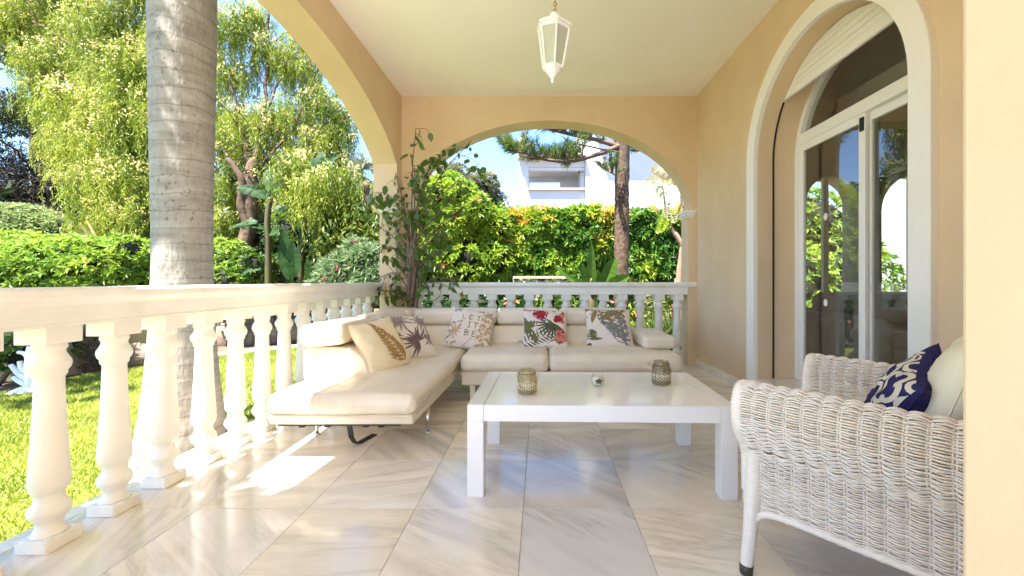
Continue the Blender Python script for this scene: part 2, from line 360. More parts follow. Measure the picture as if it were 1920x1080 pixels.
def rosettes(P, Nr, k, L, W, spread=.9, jit=.35):
    """k leaves fanning out from each point about the direction Nr"""
    P = np.asarray(P, float); n = len(P); Nr = unit(np.asarray(Nr, float))
    T = unit(np.cross(Nr, rdir(n))); B = np.cross(Nr, T); pp = []; dd = []; nn = []
    for j in range(k):
        a = 2 * math.pi * j / k + rng.uniform(-.4, .4, n)
        d = Nr * rng.uniform(.2, .9, (n, 1)) + (T * np.cos(a)[:, None] + B * np.sin(a)[:, None]) * spread + rng.normal(size=(n, 3)) * jit * .4
        pp.append(P); dd.append(d); nn.append(Nr + rng.normal(size=(n, 3)) * jit)
    P = np.concatenate(pp); m = len(P)
    return leaves(P, np.concatenate(dd), np.concatenate(nn), L * rng.uniform(.7, 1.25, m), W * rng.uniform(.8, 1.2, m), droop=.12)
def blob_points(c, r, n, shell=.55):
    d = rdir(n); rad = (shell + (1 - shell) * rng.random(n)) ; return np.asarray(c) + d * rad[:, None] * np.asarray(r), d
def strands(starts, n_leaf, length, L, W, out=.5, sway=.12):
    """weeping twigs: pairs of narrow leaflets along threads that hang from the start points"""
    S = np.asarray(starts, float); n = len(S); ln = length * rng.uniform(.5, 1.25, n)
    h = rdir(n); h[:, 2] = 0; h = unit(h)
    k = np.arange(n_leaf) / n_leaf
    T = S[:, None] + h[:, None] * (np.sin(np.minimum(k * 3, 1.5)) * .16)[None, :, None] * rng.uniform(.4, 1.4, (n, 1, 1))
    T[..., 2] -= ln[:, None] * (k ** 1.25)[None]
    T += rng.normal(size=T.shape) * .012
    side = np.where(np.arange(n_leaf) % 2 == 0, 1, -1)[None, :, None]
    perp = np.stack([-h[:, 1], h[:, 0], 0 * h[:, 0]], 1)[:, None] * side
    D = perp * out + np.array([0, 0, -.75]) + rng.normal(size=T.shape) * .28
    D = D.reshape(-1, 3); m = len(D)
    return leaves(T.reshape(-1, 3), D, rdir(m), L * rng.uniform(.7, 1.3, m), W, droop=.1)
def limb(pts, r0, r1, n=9, k=8, wob=.03):
    pts = [Vector(p) for p in pts]; out = []
    m = len(pts) - 1
    for i in range(k * m + 1):
        t = i / k; j = min(int(t), m - 1); f = t - j
        p0 = pts[max(j - 1, 0)]; p1 = pts[j]; p2 = pts[j + 1]; p3 = pts[min(j + 2, m)]
        q = .5 * ((2 * p1) + (p2 - p0) * f + (2 * p0 - 5 * p1 + 4 * p2 - p3) * f * f + (3 * p1 - p0 - 3 * p2 + p3) * f ** 3)
        out.append(q + Vector(noise.noise_vector(q * 1.7)) * wob)
    rad = [r0 + (r1 - r0) * i / (k * m) for i in range(k * m + 1)]
    return out, rad

ZG = -.28                                                  # level of the garden
# ================================================================ GROUND
g = MB(); g.add([(-300, -300, ZG - .03), (300, -300, ZG - .03), (300, 500, ZG - .03), (-300, 500, ZG - .03)], [(0, 1, 2, 3)])
tag(g.build('ground', SOIL), kind='structure')
LAWNM = mat('lawn_turf', (.20, .24, .045), (.13, .17, .03), rough=1, scale=12, bump=.5, bscale=80)
lawn_edge = [(-1.6, -9), (-12, -9), (-11, 2.6), (-7.2, 3.6), (-5.75, 4.30), (-5.75, 5.45), (-5.1, 6.45), (-4.3, 7.2), (-2.4, 7.35), (-.5, 6.9), (2.0, 6.9), (3.3, 7.3), (3.3, 4.75), (-1.6, 4.75)]
def lawn_noise(p): return p
g = MB(); g.add([(x, y, ZG) for x, y in lawn_edge], [tuple(reversed(range(len(lawn_edge))))])
tag(g.build('lawn', LAWNM), kind='structure')
g = MB(); g.add([(x, y, ZG - .004) for x, y in [(-6.2, 5.3), (-5.55, 6.6), (-4.6, 7.6), (-2.4, 7.9), (-2.4, 7.2), (-4.4, 7.0), (-5.2, 6.3), (-5.9, 5.2)]], [tuple(range(8))])
tag(g.build('path', SAND), kind='structure')
# blades of grass
def in_poly(X, Y, poly):
    c = np.zeros(len(X), bool); n = len(poly)
    for i in range(n):
        x1, y1 = poly[i]; x2, y2 = poly[(i + 1) % n]
        c ^= ((y1 > Y) != (y2 > Y)) & (X < (x2 - x1) * (Y - y1) / (y2 - y1 + 1e-12) + x1)
    return c
gx = np.concatenate([rng.uniform(-7.5, -1.7, 230000), rng.uniform(-1.6, 3.3, 30000)]); gy = np.concatenate([rng.uniform(.9, 7.4, 230000), rng.uniform(4.8, 7.3, 30000)])
k = in_poly(gx, gy, lawn_edge) & (gx / gy > -1.75); gx, gy = gx[k], gy[k]
n = len(gx); P = np.stack([gx, gy, np.full(n, ZG)], 1); hh = rng.uniform(.018, .045, n)
D = np.stack([rng.normal(0, .55, n), rng.normal(0, .55, n), np.ones(n)], 1) * hh[:, None]
S = np.stack([np.cos(gx * 9999), np.sin(gx * 9999), np.zeros(n)], 1) * .0045
V = np.stack([P - S, P + S, P + D], 1).reshape(-1, 3)
GRASS = leafmat('grass_blade', [(.12, .17, .02), (.26, .31, .035), (.40, .42, .07), (.52, .50, .14)], trans=.3, rough=.5, big=.9)
o = link('grass', fastmesh('grass', V, np.arange(3 * n).reshape(-1, 3), GRASS)); tag(o, kind='stuff')
# ================================================================ VERANDAH
XL, XR, YB, ZC = -1.511, 1.713, 4.43, 2.935
b = MB(); b.box(-1.895, XR + .36, -.62, YB + .30, ZG, -.012)
fl = tag(b.build('veranda_floor', MORTAR), kind='structure')
T = .437
tile_me = None
b = MB(); b.box(-T / 2 + .0008, T / 2 - .0008, -T / 2 + .0008, T / 2 - .0008, -.0119, 0)
proto = b.build('tile', MARBLE, None, bevel=.0009, seg=1); tile_me = proto.data; bpy.data.objects.remove(proto)
for i in range(-3, 6):
    for j in range(-3, 10):
        x = -.0667 + T * (i - .5); y = 1.6425 + T * (j - 1.5)
        if x > XR + .25 or y > YB + .1 or y < -.5: continue
        t = link('tile', tile_me, fl, (x, y, rng.uniform(-.0004, .0004)))
b = MB(); b.box(-1.899, -1.8235, -.62, YB + .30, -.0119, .0005); b.build('border_slab', MARBLE, fl, bevel=.003, seg=1)
b = MB(); b.box(-1.8, XR + .3, 4.485, YB + .301, -.0119, .0007); b.build('border_slab', MARBLE, fl, bevel=.003, seg=1)
# sunlit terrace behind the camera, unseen, added to bounce sun into the veranda
b = MB(); b.box(-1.895, 9, -9, -.625, ZG, -.002)
tag(b.build('bounce_terrace', mat('bounce_terrace_stone', (.68, .66, .62), (.62, .60, .56), rough=.5, scale=2)), kind='structure')
b = MB(); b.box(-1.86, XR + .4, -1.1, YB + .245, ZC, ZC + .25)
tag(b.build('ceiling', CEIL), kind='structure')
def arch_wall(name, axis, p0, p1, sA, sB, zb, zt, arch, m, parent=None, n=64):
    """wall with one arched opening: p0..p1 is its thickness across, s runs along it. arch=(s0,s1,f(s)->z, zsill)"""
    s0, s1, f, sill = arch
    ss = [s0 + (s1 - s0) * (.5 - .5 * math.cos(math.pi * i / n)) for i in range(n + 1)]
    b = MB()
    P = (lambda s, z, p: (s, p, z)) if axis == 'x' else (lambda s, z, p: (p, s, z))
    def slab(a, c, za, zc, ta, tc):
        b.add([P(a, za, p0), P(c, zc, p0), P(c, tc, p0), P(a, ta, p0), P(a, za, p1), P(c, zc, p1), P(c, tc, p1), P(a, ta, p1)], [(0, 1, 2, 3), (7, 6, 5, 4), (3, 2, 6, 7), (4, 5, 1, 0)])
    slab(sA, s0, zb, zb, zt, zt); slab(s1, sB, zb, zb, zt, zt)
    for i in range(n): slab(ss[i], ss[i + 1], f(ss[i]), f(ss[i + 1]), zt, zt)
    for s, zz in ((s0, f(s0)), (s1, f(s1))): b.add([P(s, sill, p0), P(s, zz, p0), P(s, zz, p1), P(s, sill, p1)], [(0, 1, 2, 3)])
    for s in (sA, sB): b.add([P(s, zb, p0), P(s, zt, p0), P(s, zt, p1), P(s, zb, p1)], [(0, 1, 2, 3)])
    if sill > zb: slab(s0, s1, zb, zb, sill, sill)
    off = wpos(parent); me = b.mesh(name, m, off)
    bm = bmesh.new(); bm.from_mesh(me); bmesh.ops.remove_doubles(bm, verts=bm.verts[:], dist=.0005); bmesh.ops.recalc_face_normals(bm, faces=bm.faces[:]); bm.to_mesh(me); bm.free()
    return link(name, me, parent)
CAPZ = 1.655
# end wall with its flat arch
ew = empty('arched_wall', (0, YB, 0)); tag(ew, 'peach plastered end wall of the veranda with a wide low arch to the hedge', 'wall')
fb = lambda x: .925 + .73 + 1.013 * math.sqrt(max(0, 1 - ((x - .117) / 1.556) ** 2))
arch_wall('wall', 'x', YB, YB + .245, -1.75, XR, ZG, ZC, (-1.438, 1.672, fb, ZG), WALL, ew)
b = MB(); b.box(1.62, XR - .001, YB - .002, YB + .21, ZG, CAPZ - .04); b.build('pilaster', WALL, ew, bevel=.004)
def capital(x0, x1, y0, y1, parent):
    b = MB(); h = .075
    for a, z0, z1 in ((.008, CAPZ - .04, CAPZ - .022), (.020, CAPZ - .0222, CAPZ + .005), (.034, CAPZ + .0048, CAPZ + .034)):
        b.box(x0 - a, x1 + a, y0 - a, y1 + a, z0, z1)
    return b.build('capital', TRIM, parent, bevel=.004)
capital(1.62, XR - .04, YB + .004, YB + .21, ew)
# long side wall with the big arch
sw = empty('arched_wall', (XL, 2.5, 0)); tag(sw, 'peach plastered side wall with a tall arch open to the palm and lawn', 'wall')
fs_ = lambda y: .925 + .70 + 1.04 * math.sqrt(max(0.02, 1 - ((y - 2.567) / 1.99) ** 2))
arch_wall('wall', 'y', XL, XL - .25, .45, YB + .245, 1.65, ZC, (.84, 4.285, fs_, 1.65), WALL, sw)
b = MB(); b.box(XL - .25, XL, -1.1, .449, 2.35, ZC); b.build('lintel', WALL, sw)
b = MB(); b.box(XL - .16, XL - .003, 4.262, YB + .2, ZG, CAPZ); b.build('column', WALL, sw, bevel=.004)
b = MB(); b.box(XL - .16, XL - .003, .47, .83, ZG, CAPZ); b.build('column', WALL, sw, bevel=.004)
capital(XL - .16, XL - .02, 4.27, YB + .18, sw); capital(XL - .16, XL - .02, .48, .82, sw)
# house wall with the arched doorway
hw = empty('house_wall', (XR, 2.5, 0)); tag(hw, 'peach plastered house wall with white moulding round an arched doorway', 'wall')
DY0, DY1, DC, DZ = 1.855, 3.186, 2.5205, 1.857; DR = (DY1 - DY0) / 2
fd = lambda y: DZ + math.sqrt(max(0, DR ** 2 - (y - DC) ** 2))
SILL = .125
arch_wall('wall', 'y', XR, XR + .36, -1.1, YB + .245, ZG, ZC, (DY0, DY1, fd, SILL), WALL, hw)
b = MB(); b.box(XR, XR + .36, -9, -1.105, ZG, 4.2); b.build('wall', WALL, hw)
def arch_outline(r, n=40):
    return [(DC + r * math.cos(a), DZ + r * math.sin(a)) for a in [math.pi * i / n for i in range(n + 1)]]
def arch_band(name, r0, r1, x0, x1, zb, m, parent, bevel=0):
    o1 = [(DC + r1, zb)] + arch_outline(r1) + [(DC - r1, zb)]; o0 = [(DC + r0, zb)] + arch_outline(r0) + [(DC - r0, zb)]
    return prism(name, o1 + o0[::-1], 'yz', x0, x1, m, parent, bevel=bevel, seg=2)
arch_band('door_surround', DR + .002, DR + .112, XR - .034, XR + .02, .075, TRIM, hw, bevel=.005)
b = MB(); b.box(XR - .015, XR - .001, DY1 + .10, YB - .001, .001, .072); b.build('skirting', MARBLE, hw, bevel=.002, seg=1)
b = MB(); b.box(XR - .015, XR - .001, .46, DY1 + .099, .001, .072); b.build('skirting', MARBLE, hw, bevel=.002, seg=1)
b = MB(); b.box(XR - .03, XR + .37, DY0 + .001, DY1 - .001, SILL - .004, SILL + .026); b.build('door_sill', MARBLE, hw, bevel=.004)
# pier in front of the camera
b = MB(); b.box(.4666, XR - .001, .15, .45, .001, ZC - .001)
o = b.build('wall_pier', WALL, None, bevel=.006); tag(o, 'plain peach plaster pier standing beside the wicker armchair', 'pier')
# ---- roller shutter
sh = empty('roller_shutter', (1.83, DC, 2.27)); tag(sh, 'cream roller shutter half rolled up in the top of the arched doorway', 'shutter')
z = 2.268; first = True
while z < DZ + DR - .012:
    hgt = .06 if first else .042
    zz = min(z + hgt, DZ + DR - .006)
    w0 = math.sqrt(max(.0004, DR ** 2 - (zz - DZ) ** 2)) - .004; w1 = math.sqrt(max(.0004, DR ** 2 - (z - DZ) ** 2)) - .004
    pts = [(DC - w1, z), (DC + w1, z), (DC + w0, zz - .003), (DC - w0, zz - .003)]
    prism('bottom_bar' if first else 'slat', pts, 'yz', 1.828 if first else 1.832, 1.85, UPVC, sh, bevel=.004, seg=2)
    z = zz; first = False
for sg in (-1, 1):                                        # black guide channel up the jamb and along the arch
    rr_ = DR - .0035; amax = math.asin((2.262 - DZ) / DR)
    pth = [(DC + sg * rr_, SILL + .03), (DC + sg * rr_, DZ)] + [(DC + sg * rr_ * math.cos(amax * i / 8), DZ + rr_ * math.sin(amax * i / 8)) for i in range(1, 9)]
    inn = [(y - sg * .0055 * (1 if z <= DZ else math.cos(math.asin(min(1, (z - DZ) / rr_)))), z - (.0055 * (z - DZ) / rr_ if z > DZ else 0)) for y, z in pth]
    prism('guide_rail', pth + inn[::-1], 'yz', 1.827, 1.839, BLACK, sh)
# ---- sliding patio door
pd = empty('patio_door', (2.03, DC, SILL)); tag(pd, 'white framed sliding glass door with an arched fanlight', 'door')
fr = arch_band('door_frame', DR - .042, DR - .001, 2.0, 2.068, SILL + .027, UPVC, pd, bevel=.003)
rbox('transom', 2.0025, 2.066, DY0 + .041, DY1 - .041, 1.965, 2.045, UPVC, pd, .004)
rbox('bottom_track', 2.0025, 2.066, DY0 + .041, DY1 - .041, SILL + .027, SILL + .045, UPVC, pd, .002)
zt2 = 2.0455
pts = [(DC + math.sqrt((DR - .043) ** 2 - (zt2 - DZ) ** 2), zt2)]
a0 = math.asin((zt2 - DZ) / (DR - .043)); pts = [(DC + (DR - .043) * math.cos(a), DZ + (DR - .043) * math.sin(a)) for a in [a0 + (math.pi - 2 * a0) * i / 30 for i in range(31)]]
prism('fanlight_pane', pts, 'yz', 2.034, 2.036, GLASS, pd)
def sash(y0, y1, x0, x1, ztop):
    s = empty('sash', (0, 0, 0)); s.parent = pd; s.location = Vector(((x0 + x1) / 2, (y0 + y1) / 2, SILL)) - pd.location
    zb = SILL + .0455; wv = .052
    rbox('stile', x0, x1, y0, y0 + wv, zb, ztop, UPVC, s, .004); rbox('stile', x0, x1, y1 - wv, y1, zb, ztop, UPVC, s, .004)
    rbox('rail', x0 + .001, x1 - .001, y0 + wv, y1 - wv, ztop - .055, ztop, UPVC, s, .003); rbox('rail', x0 + .001, x1 - .001, y0 + wv, y1 - wv, zb, zb + .065, UPVC, s, .003)
    b = MB(); xm = (x0 + x1) / 2; b.box(xm - .001, xm + .001, y0 + wv, y1 - wv, zb + .065, ztop - .055); b.build('pane', GLASS, s)
    return s
s1_ = sash(2.50, DY1 - .043, 2.006, 2.032, 1.9645); s2_ = sash(DY0 + .043, 2.545, 2.0375, 2.0635, 1.9645)
for zz in (1.372, .765):
    b = MB(); b.grid(lambda u, v: (2.0165, 2.86 + .02 * v * math.cos(2 * math.pi * u), zz + .026 * v * math.sin(2 * math.pi * u)), 20, 2); b.build('sticker', TRIM, s1_)
b = MB(); b.box(1.996, 2.006, 2.505, 2.535, 1.85, 1.935); b.build('latch', BLACK, pd, bevel=.002)
# ---- living room behind the door
rm = empty('living_room', (3.5, 2.7, 0)); tag(rm, kind='structure')
b = MB(); b.box(XR + .361, 5.6, .8, 4.6, -.05, .02); b.build('room_floor', ROOMF, rm)
b = MB(); b.box(XR + .361, 5.6, .8, 4.6, 2.9, 3.0); b.build('room_ceiling', ROOMW, rm)
b = MB(); b.box(5.5, 5.6, .8, 4.599, .021, 2.9); b.build('room_wall', ROOMW, rm)
b = MB(); b.box(XR + .362, 5.499, .8, .9, .021, 2.9); b.build('room_wall', ROOMW, rm)
def two_arch(name, openings, y0, y1, x0, x1, zt, m, parent):
    xs = [x0]
    b = MB(); cur = x0
    for (a, c, zs, zb) in openings:
        b.box(cur, a, y0, y1, .021, zt); b.box(a, c, y0, y1, .021, zb)
        r = (c - a) / 2; mx = (a + c) / 2; n = 20
        for i in range(n):
            s0 = a + (c - a) * (.5 - .5 * math.cos(math.pi * i / n)); s1 = a + (c - a) * (.5 - .5 * math.cos(math.pi * (i + 1) / n))
            f0 = zs + math.sqrt(max(0, r * r - (s0 - mx) ** 2)); f1 = zs + math.sqrt(max(0, r * r - (s1 - mx) ** 2))
            b.add([(s0, y0, f0), (s1, y0, f1), (s1, y0, zt), (s0, y0, zt), (s0, y1, f0), (s1, y1, f1), (s1, y1, zt), (s0, y1, zt)], [(0, 1, 2, 3), (7, 6, 5, 4), (1, 0, 4, 5)])
        cur = c
    b.box(cur, x1, y0, y1, .021, zt); return b.build(name, m, parent)
two_arch('room_wall', [(3.02, 3.62, 1.80, .40), (3.88, 4.75, 1.70, .40)], 4.6, 4.85, XR + .60, 5.6, 2.9, ROOMW, rm)
for a, c, zs in ((3.02, 3.62, 1.80), (3.88, 4.75, 1.70)):
    mx = (a + c) / 2; b = MB(); b.box(mx - .03, mx + .03, 4.70, 4.74, .401, zs + (c - a) / 2 - .003); b.build('window_mullion', UPVC, rm)
si = empty('indoor_sofa', (3.3, 3.5, .02)); tag(si, 'grey upholstered sofa inside the room behind the sliding door', 'sofa')
soft_box('seat', 2.75, 4.3, 3.2, 3.95, .12, .42, .06, GREYF, si, n=8); soft_box('backrest', 2.75, 4.3, 3.9, 4.15, .35, .80, .08, GREYF, si, n=8)
soft_box('armrest', 2.58, 2.78, 3.15, 4.15, .12, .62, .07, GREYF, si, n=8); soft_box('armrest', 4.28, 4.48, 3.15, 4.15, .12, .62, .07, GREYF, si, n=8)
for i, (x, wdt) in enumerate(((2.62, .14), (2.82, .11))):
    pf = empty('picture_frame', (x, 4.42, .40)); tag(pf, ['wider dark picture frame on the ledge inside the room', 'narrower dark picture frame beside a wider one inside the room'][i], 'picture frame')
    rbox('frame', x - wdt / 2, x + wdt / 2, 4.40, 4.415, .62, .80, BARKD, pf, .004); b = MB(); b.box(x - wdt / 2 + .015, x + wdt / 2 - .015, 4.3985, 4.4, .635, .785); b.build('picture', GREYF, pf)
    
lt = tag(rbox('sideboard', 2.5, 2.95, 4.25, 4.58, .021, .62, BARKD, None, .006), 'low dark sideboard against the far wall inside the room', 'sideboard')
# ================================================================ BALUSTRADES
prof = [(.040, .706), (.042, .700), (.044, .690), (.0395, .683), (.0385, .672), (.044, .660), (.052, .645), (.0535, .632), (.050, .618), (.0425, .607), (.043, .600), (.0415, .594), (.0362, .586), (.0362, .57), (.0375, .52),
        (.041, .43), (.0465, .32), (.0508, .245), (.0515, .222), (.049, .205), (.042, .192), (.037, .186), (.0385, .176), (.037, .168), (.041, .155), (.050, .142), (.054, .128), (.051, .114), (.041, .10), (.034, .088), (.033, .078), (.036, .066), (.044, .052), (.049, .0445)]
bm_ = MB(); bm_.lathe(prof, n=24); bm_.box(-.0545, .0545, -.0545, .0545, .7055, .7645)
bmx = MB(); bmx.box(-.0555, .0555, -.0555, .0555, .0008, .045)
me_b = bm_.mesh('baluster', WPAINT); t1 = bmesh.new(); t1.from_mesh(me_b)
me_x = bmx.mesh('plinth', WPAINT); t2 = bmesh.new(); t2.from_mesh(me_x); bmesh.ops.bevel(t2, geom=t2.edges[:], offset=.004, segments=2, affect='EDGES'); t2.to_mesh(me_x); t2.free(); t1.from_mesh(me_x)
t1.to_mesh(me_b); t1.free()
def rail_profile(h):                                       # across, height
    return [(-.066, .765), (.066, .765), (.066, .772), (.062, .778), (.062, .838), (.068, .846), (.082, .856), (.088, .866), (.088, .888), (.080, .899), (-.080, .899), (-.088, .888), (-.088, .866), (-.082, .856), (-.068, .846), (-.062, .838), (-.062, .778), (-.066, .772)]
XB = -1.709
lb = empty('balustrade', (XB, 2.5, 0)); tag(lb, 'long white balustrade between the veranda and the palm lawn', 'balustrade')
prism('handrail', [(XB + a, z) for a, z in rail_profile(0)], 'xz', .05, 4.261, WPAINT, lb, bevel=.0015, seg=1)
for i in range(-5, 13):
    y = 1.413 + .2165 * i
    if y < 4.2: link('baluster', me_b, lb, (0, y - 2.5, 0))
yb = 4.505
bb = empty('balustrade', (0, yb, 0)); tag(bb, 'white balustrade under the end arch behind the sofa', 'balustrade')
prism('handrail', [(yb + a, z) for a, z in rail_profile(0)], 'yz', XL - .002, XR - .002, WPAINT, bb, bevel=.0015, seg=1)
for i in range(15):
    x = 1.525 - .2053 * i
    if x > -1.43: link('baluster', me_b, bb, (x, 0, 0))
# ================================================================ SOFA
sf = empty('corner_sofa', (-.4, 3.2, 0)); tag(sf, 'cream leather corner sofa with chaise and adjustable headrests', 'sofa')
soft_box('chaise_seat', -1.40, -.628, 2.04, 3.92, .232, .345, .05, LEATH, sf, (.004, .006, .012), [(-1.0, 2.42), (-.86, 2.75), (-.80, 3.05), (-1.22, 2.3), (-1.04, 3.1)], .0045, 1, 40)
prism('chaise_base', [(2.07, .185), (3.9, .135), (3.9, .238), (2.055, .238)], 'yz', -1.385, -.645, LEATH, sf, bevel=.012)
soft_box('seat_cushion', -.60, .069, 3.03, 3.72, .226, .362, .05, LEATH, sf, (.003, .008, .012), [(-.28, 3.30), (-.05, 3.45), (-.42, 3.5)], .0045, 2, 30)
soft_box('seat_cushion', .073, 1.085, 3.03, 3.72, .226, .362, .05, LEATH, sf, (.003, .008, .012), [(.35, 3.28), (.62, 3.28), (.85, 3.45)], .0045, 3, 34)
rbox('seat_base', -.592, 1.075, 3.06, 3.9, .128, .232, LEATH, sf, .012, 3)
def piping(x0, x1, y0, y1, z):
    b = MB(); b.tube([(x0, y0, z), (x1, y0, z), (x1, y1, z), (x0, y1, z), (x0, y0, z)], .0022, 5); b.build('piping', LEATH, sf)
piping(-1.402, -.626, 2.034, 3.92, .2335); piping(-.602, .070, 3.024, 3.72, .228); piping(.072, 1.087, 3.024, 3.72, .228)
# chaise backrest: rounded front
pf = [(-1.462, .30), (-1.462, .508), (-1.22, .508)] + [(-1.22 + .165 * math.sin(a), .508 - .175 * (1 - math.cos(a))) for a in [math.pi / 2 * i / 10 for i in range(1, 11)]] + [(-1.053, .30)]
prism('backrest', pf, 'xz', 2.50, 3.70, LEATH, sf, bevel=.018, seg=3, smooth=True)
pb = [(3.96, .30), (3.96, .512), (3.74, .512), (3.70, .50), (3.655, .43), (3.625, .33), (3.62, .30)]
for x0, x1 in ((-1.45, -.605), (-.602, .068), (.072, .84)):
    prism('backrest', pb, 'yz', x0, x1, LEATH, sf, bevel=.016, seg=3, smooth=True)
def headrest(x0, x1, y0, y1, sd, tilt=None):
    return soft_box('headrest', x0, x1, y0, y1, .517, .655, .038, LEATH, sf, (.004, .006, .008), (), .002, sd, 26, tilt)
headrest(-1.475, -1.20, 2.47, 3.07, 4, (R(-5), 'Y')); headrest(-1.475, -1.20, 3.09, 3.66, 5, (R(-5), 'Y'))
soft_box('headrest', -1.475, -1.17, 3.67, 3.98, .517, .655, .038, LEATH, sf, (.004, .006, .008), (), .002, 6, 20)
headrest(-1.165, -.40, 3.70, 3.97, 7); headrest(-.395, .18, 3.70, 3.97, 8); headrest(.185, .80, 3.70, 3.97, 9)
soft_box('arm_pad', .838, 1.105, 3.26, 3.86, .364, .47, .035, LEATH, sf, (.003, .004, .008), (), .002, 10, 24)
def chrome_leg(x, y, z):
    b = MB(); b.tube([(x, y, .006), (x, y, z)], .011, 12); b.lathe([(.018, .0), (.018, .008), (.012, .012)], (x, y, .001), 14); return b.build('leg', CHROME, sf)
chrome_leg(-.675, 2.45, .16); chrome_leg(-1.33, 2.42, .17); chrome_leg(-1.33, 3.7, .15)
for x in (-.515, .5, 1.02): rbox('leg', x - .02, x + .02, 3.10, 3.14, .001, .13, LEATH, sf, .003)
b = MB(); pth = [(-1.052, 2.23, .185), (-1.050, 2.235, .12), (-1.045, 2.25, .05), (-1.035, 2.272, .012), (-1.02, 2.30, .004), (-.985, 2.42, .004)]
for (p, q) in zip(pth, pth[1:]):
    p, q = Vector(p), Vector(q); d = Vector((.016, -.006, 0)); nrm = (q - p).cross(d).normalized() * .003
    b.add([p - d - nrm, p + d - nrm, q + d - nrm, q - d - nrm, p - d + nrm, p + d + nrm, q + d + nrm, q - d + nrm], [(0, 1, 2, 3), (7, 6, 5, 4), (0, 4, 5, 1), (1, 5, 6, 2), (2, 6, 7, 3), (3, 7, 4, 0)])
b.build('floor_bracket', BLACK, sf)
rbox('recliner_mechanism', -1.36, -.72, 2.10, 2.14, .168, .186, BLACK, sf, .002)
for x in (-1.25, -1.12, -.92, -.84): rbox('spring_clip', x, x + .03, 2.10, 2.13, .160, .1675, BLACK, sf, .002)
# ================================================================ COFFEE TABLE
tb = empty('coffee_table', (-.309, 1.727, 0)); tag(tb, 'low white lacquered coffee table with square legs and candle jars on top', 'table')
W_, D_, H_ = 1.141, .63, .393
def tbox(name, x0, x1, y0, y1, z0, z1, r=.002):
    b = MB(); b.box(x0, x1, y0, y1, z0, z1); me = b.mesh(name, LACQ)
    t = bmesh.new(); t.from_mesh(me); bmesh.ops.bevel(t, geom=t.edges[:], offset=r, segments=2, affect='EDGES'); t.to_mesh(me); t.free()
    return link(name, me, tb)
lw = .069
for x in (0, W_ - lw):
    for y in (0, D_ - lw): tbox('leg', x, x + lw, y, y + lw, 0, .3228)
    tbox('side_rail', x, x + lw, 0, D_, .3232, H_)
tbox('apron', lw + .0015, W_ - lw - .0015, 0, .022, .3232, H_ - .0005); tbox('apron', lw + .0015, W_ - lw - .0015, D_ - .022, D_, .3232, H_ - .0005)
tbox('tabletop', lw + .0015, W_ - lw - .0015, .0235, D_ - .0235, .362, H_ - .001, .0015)
tb.rotation_euler.z = R(-1.4)
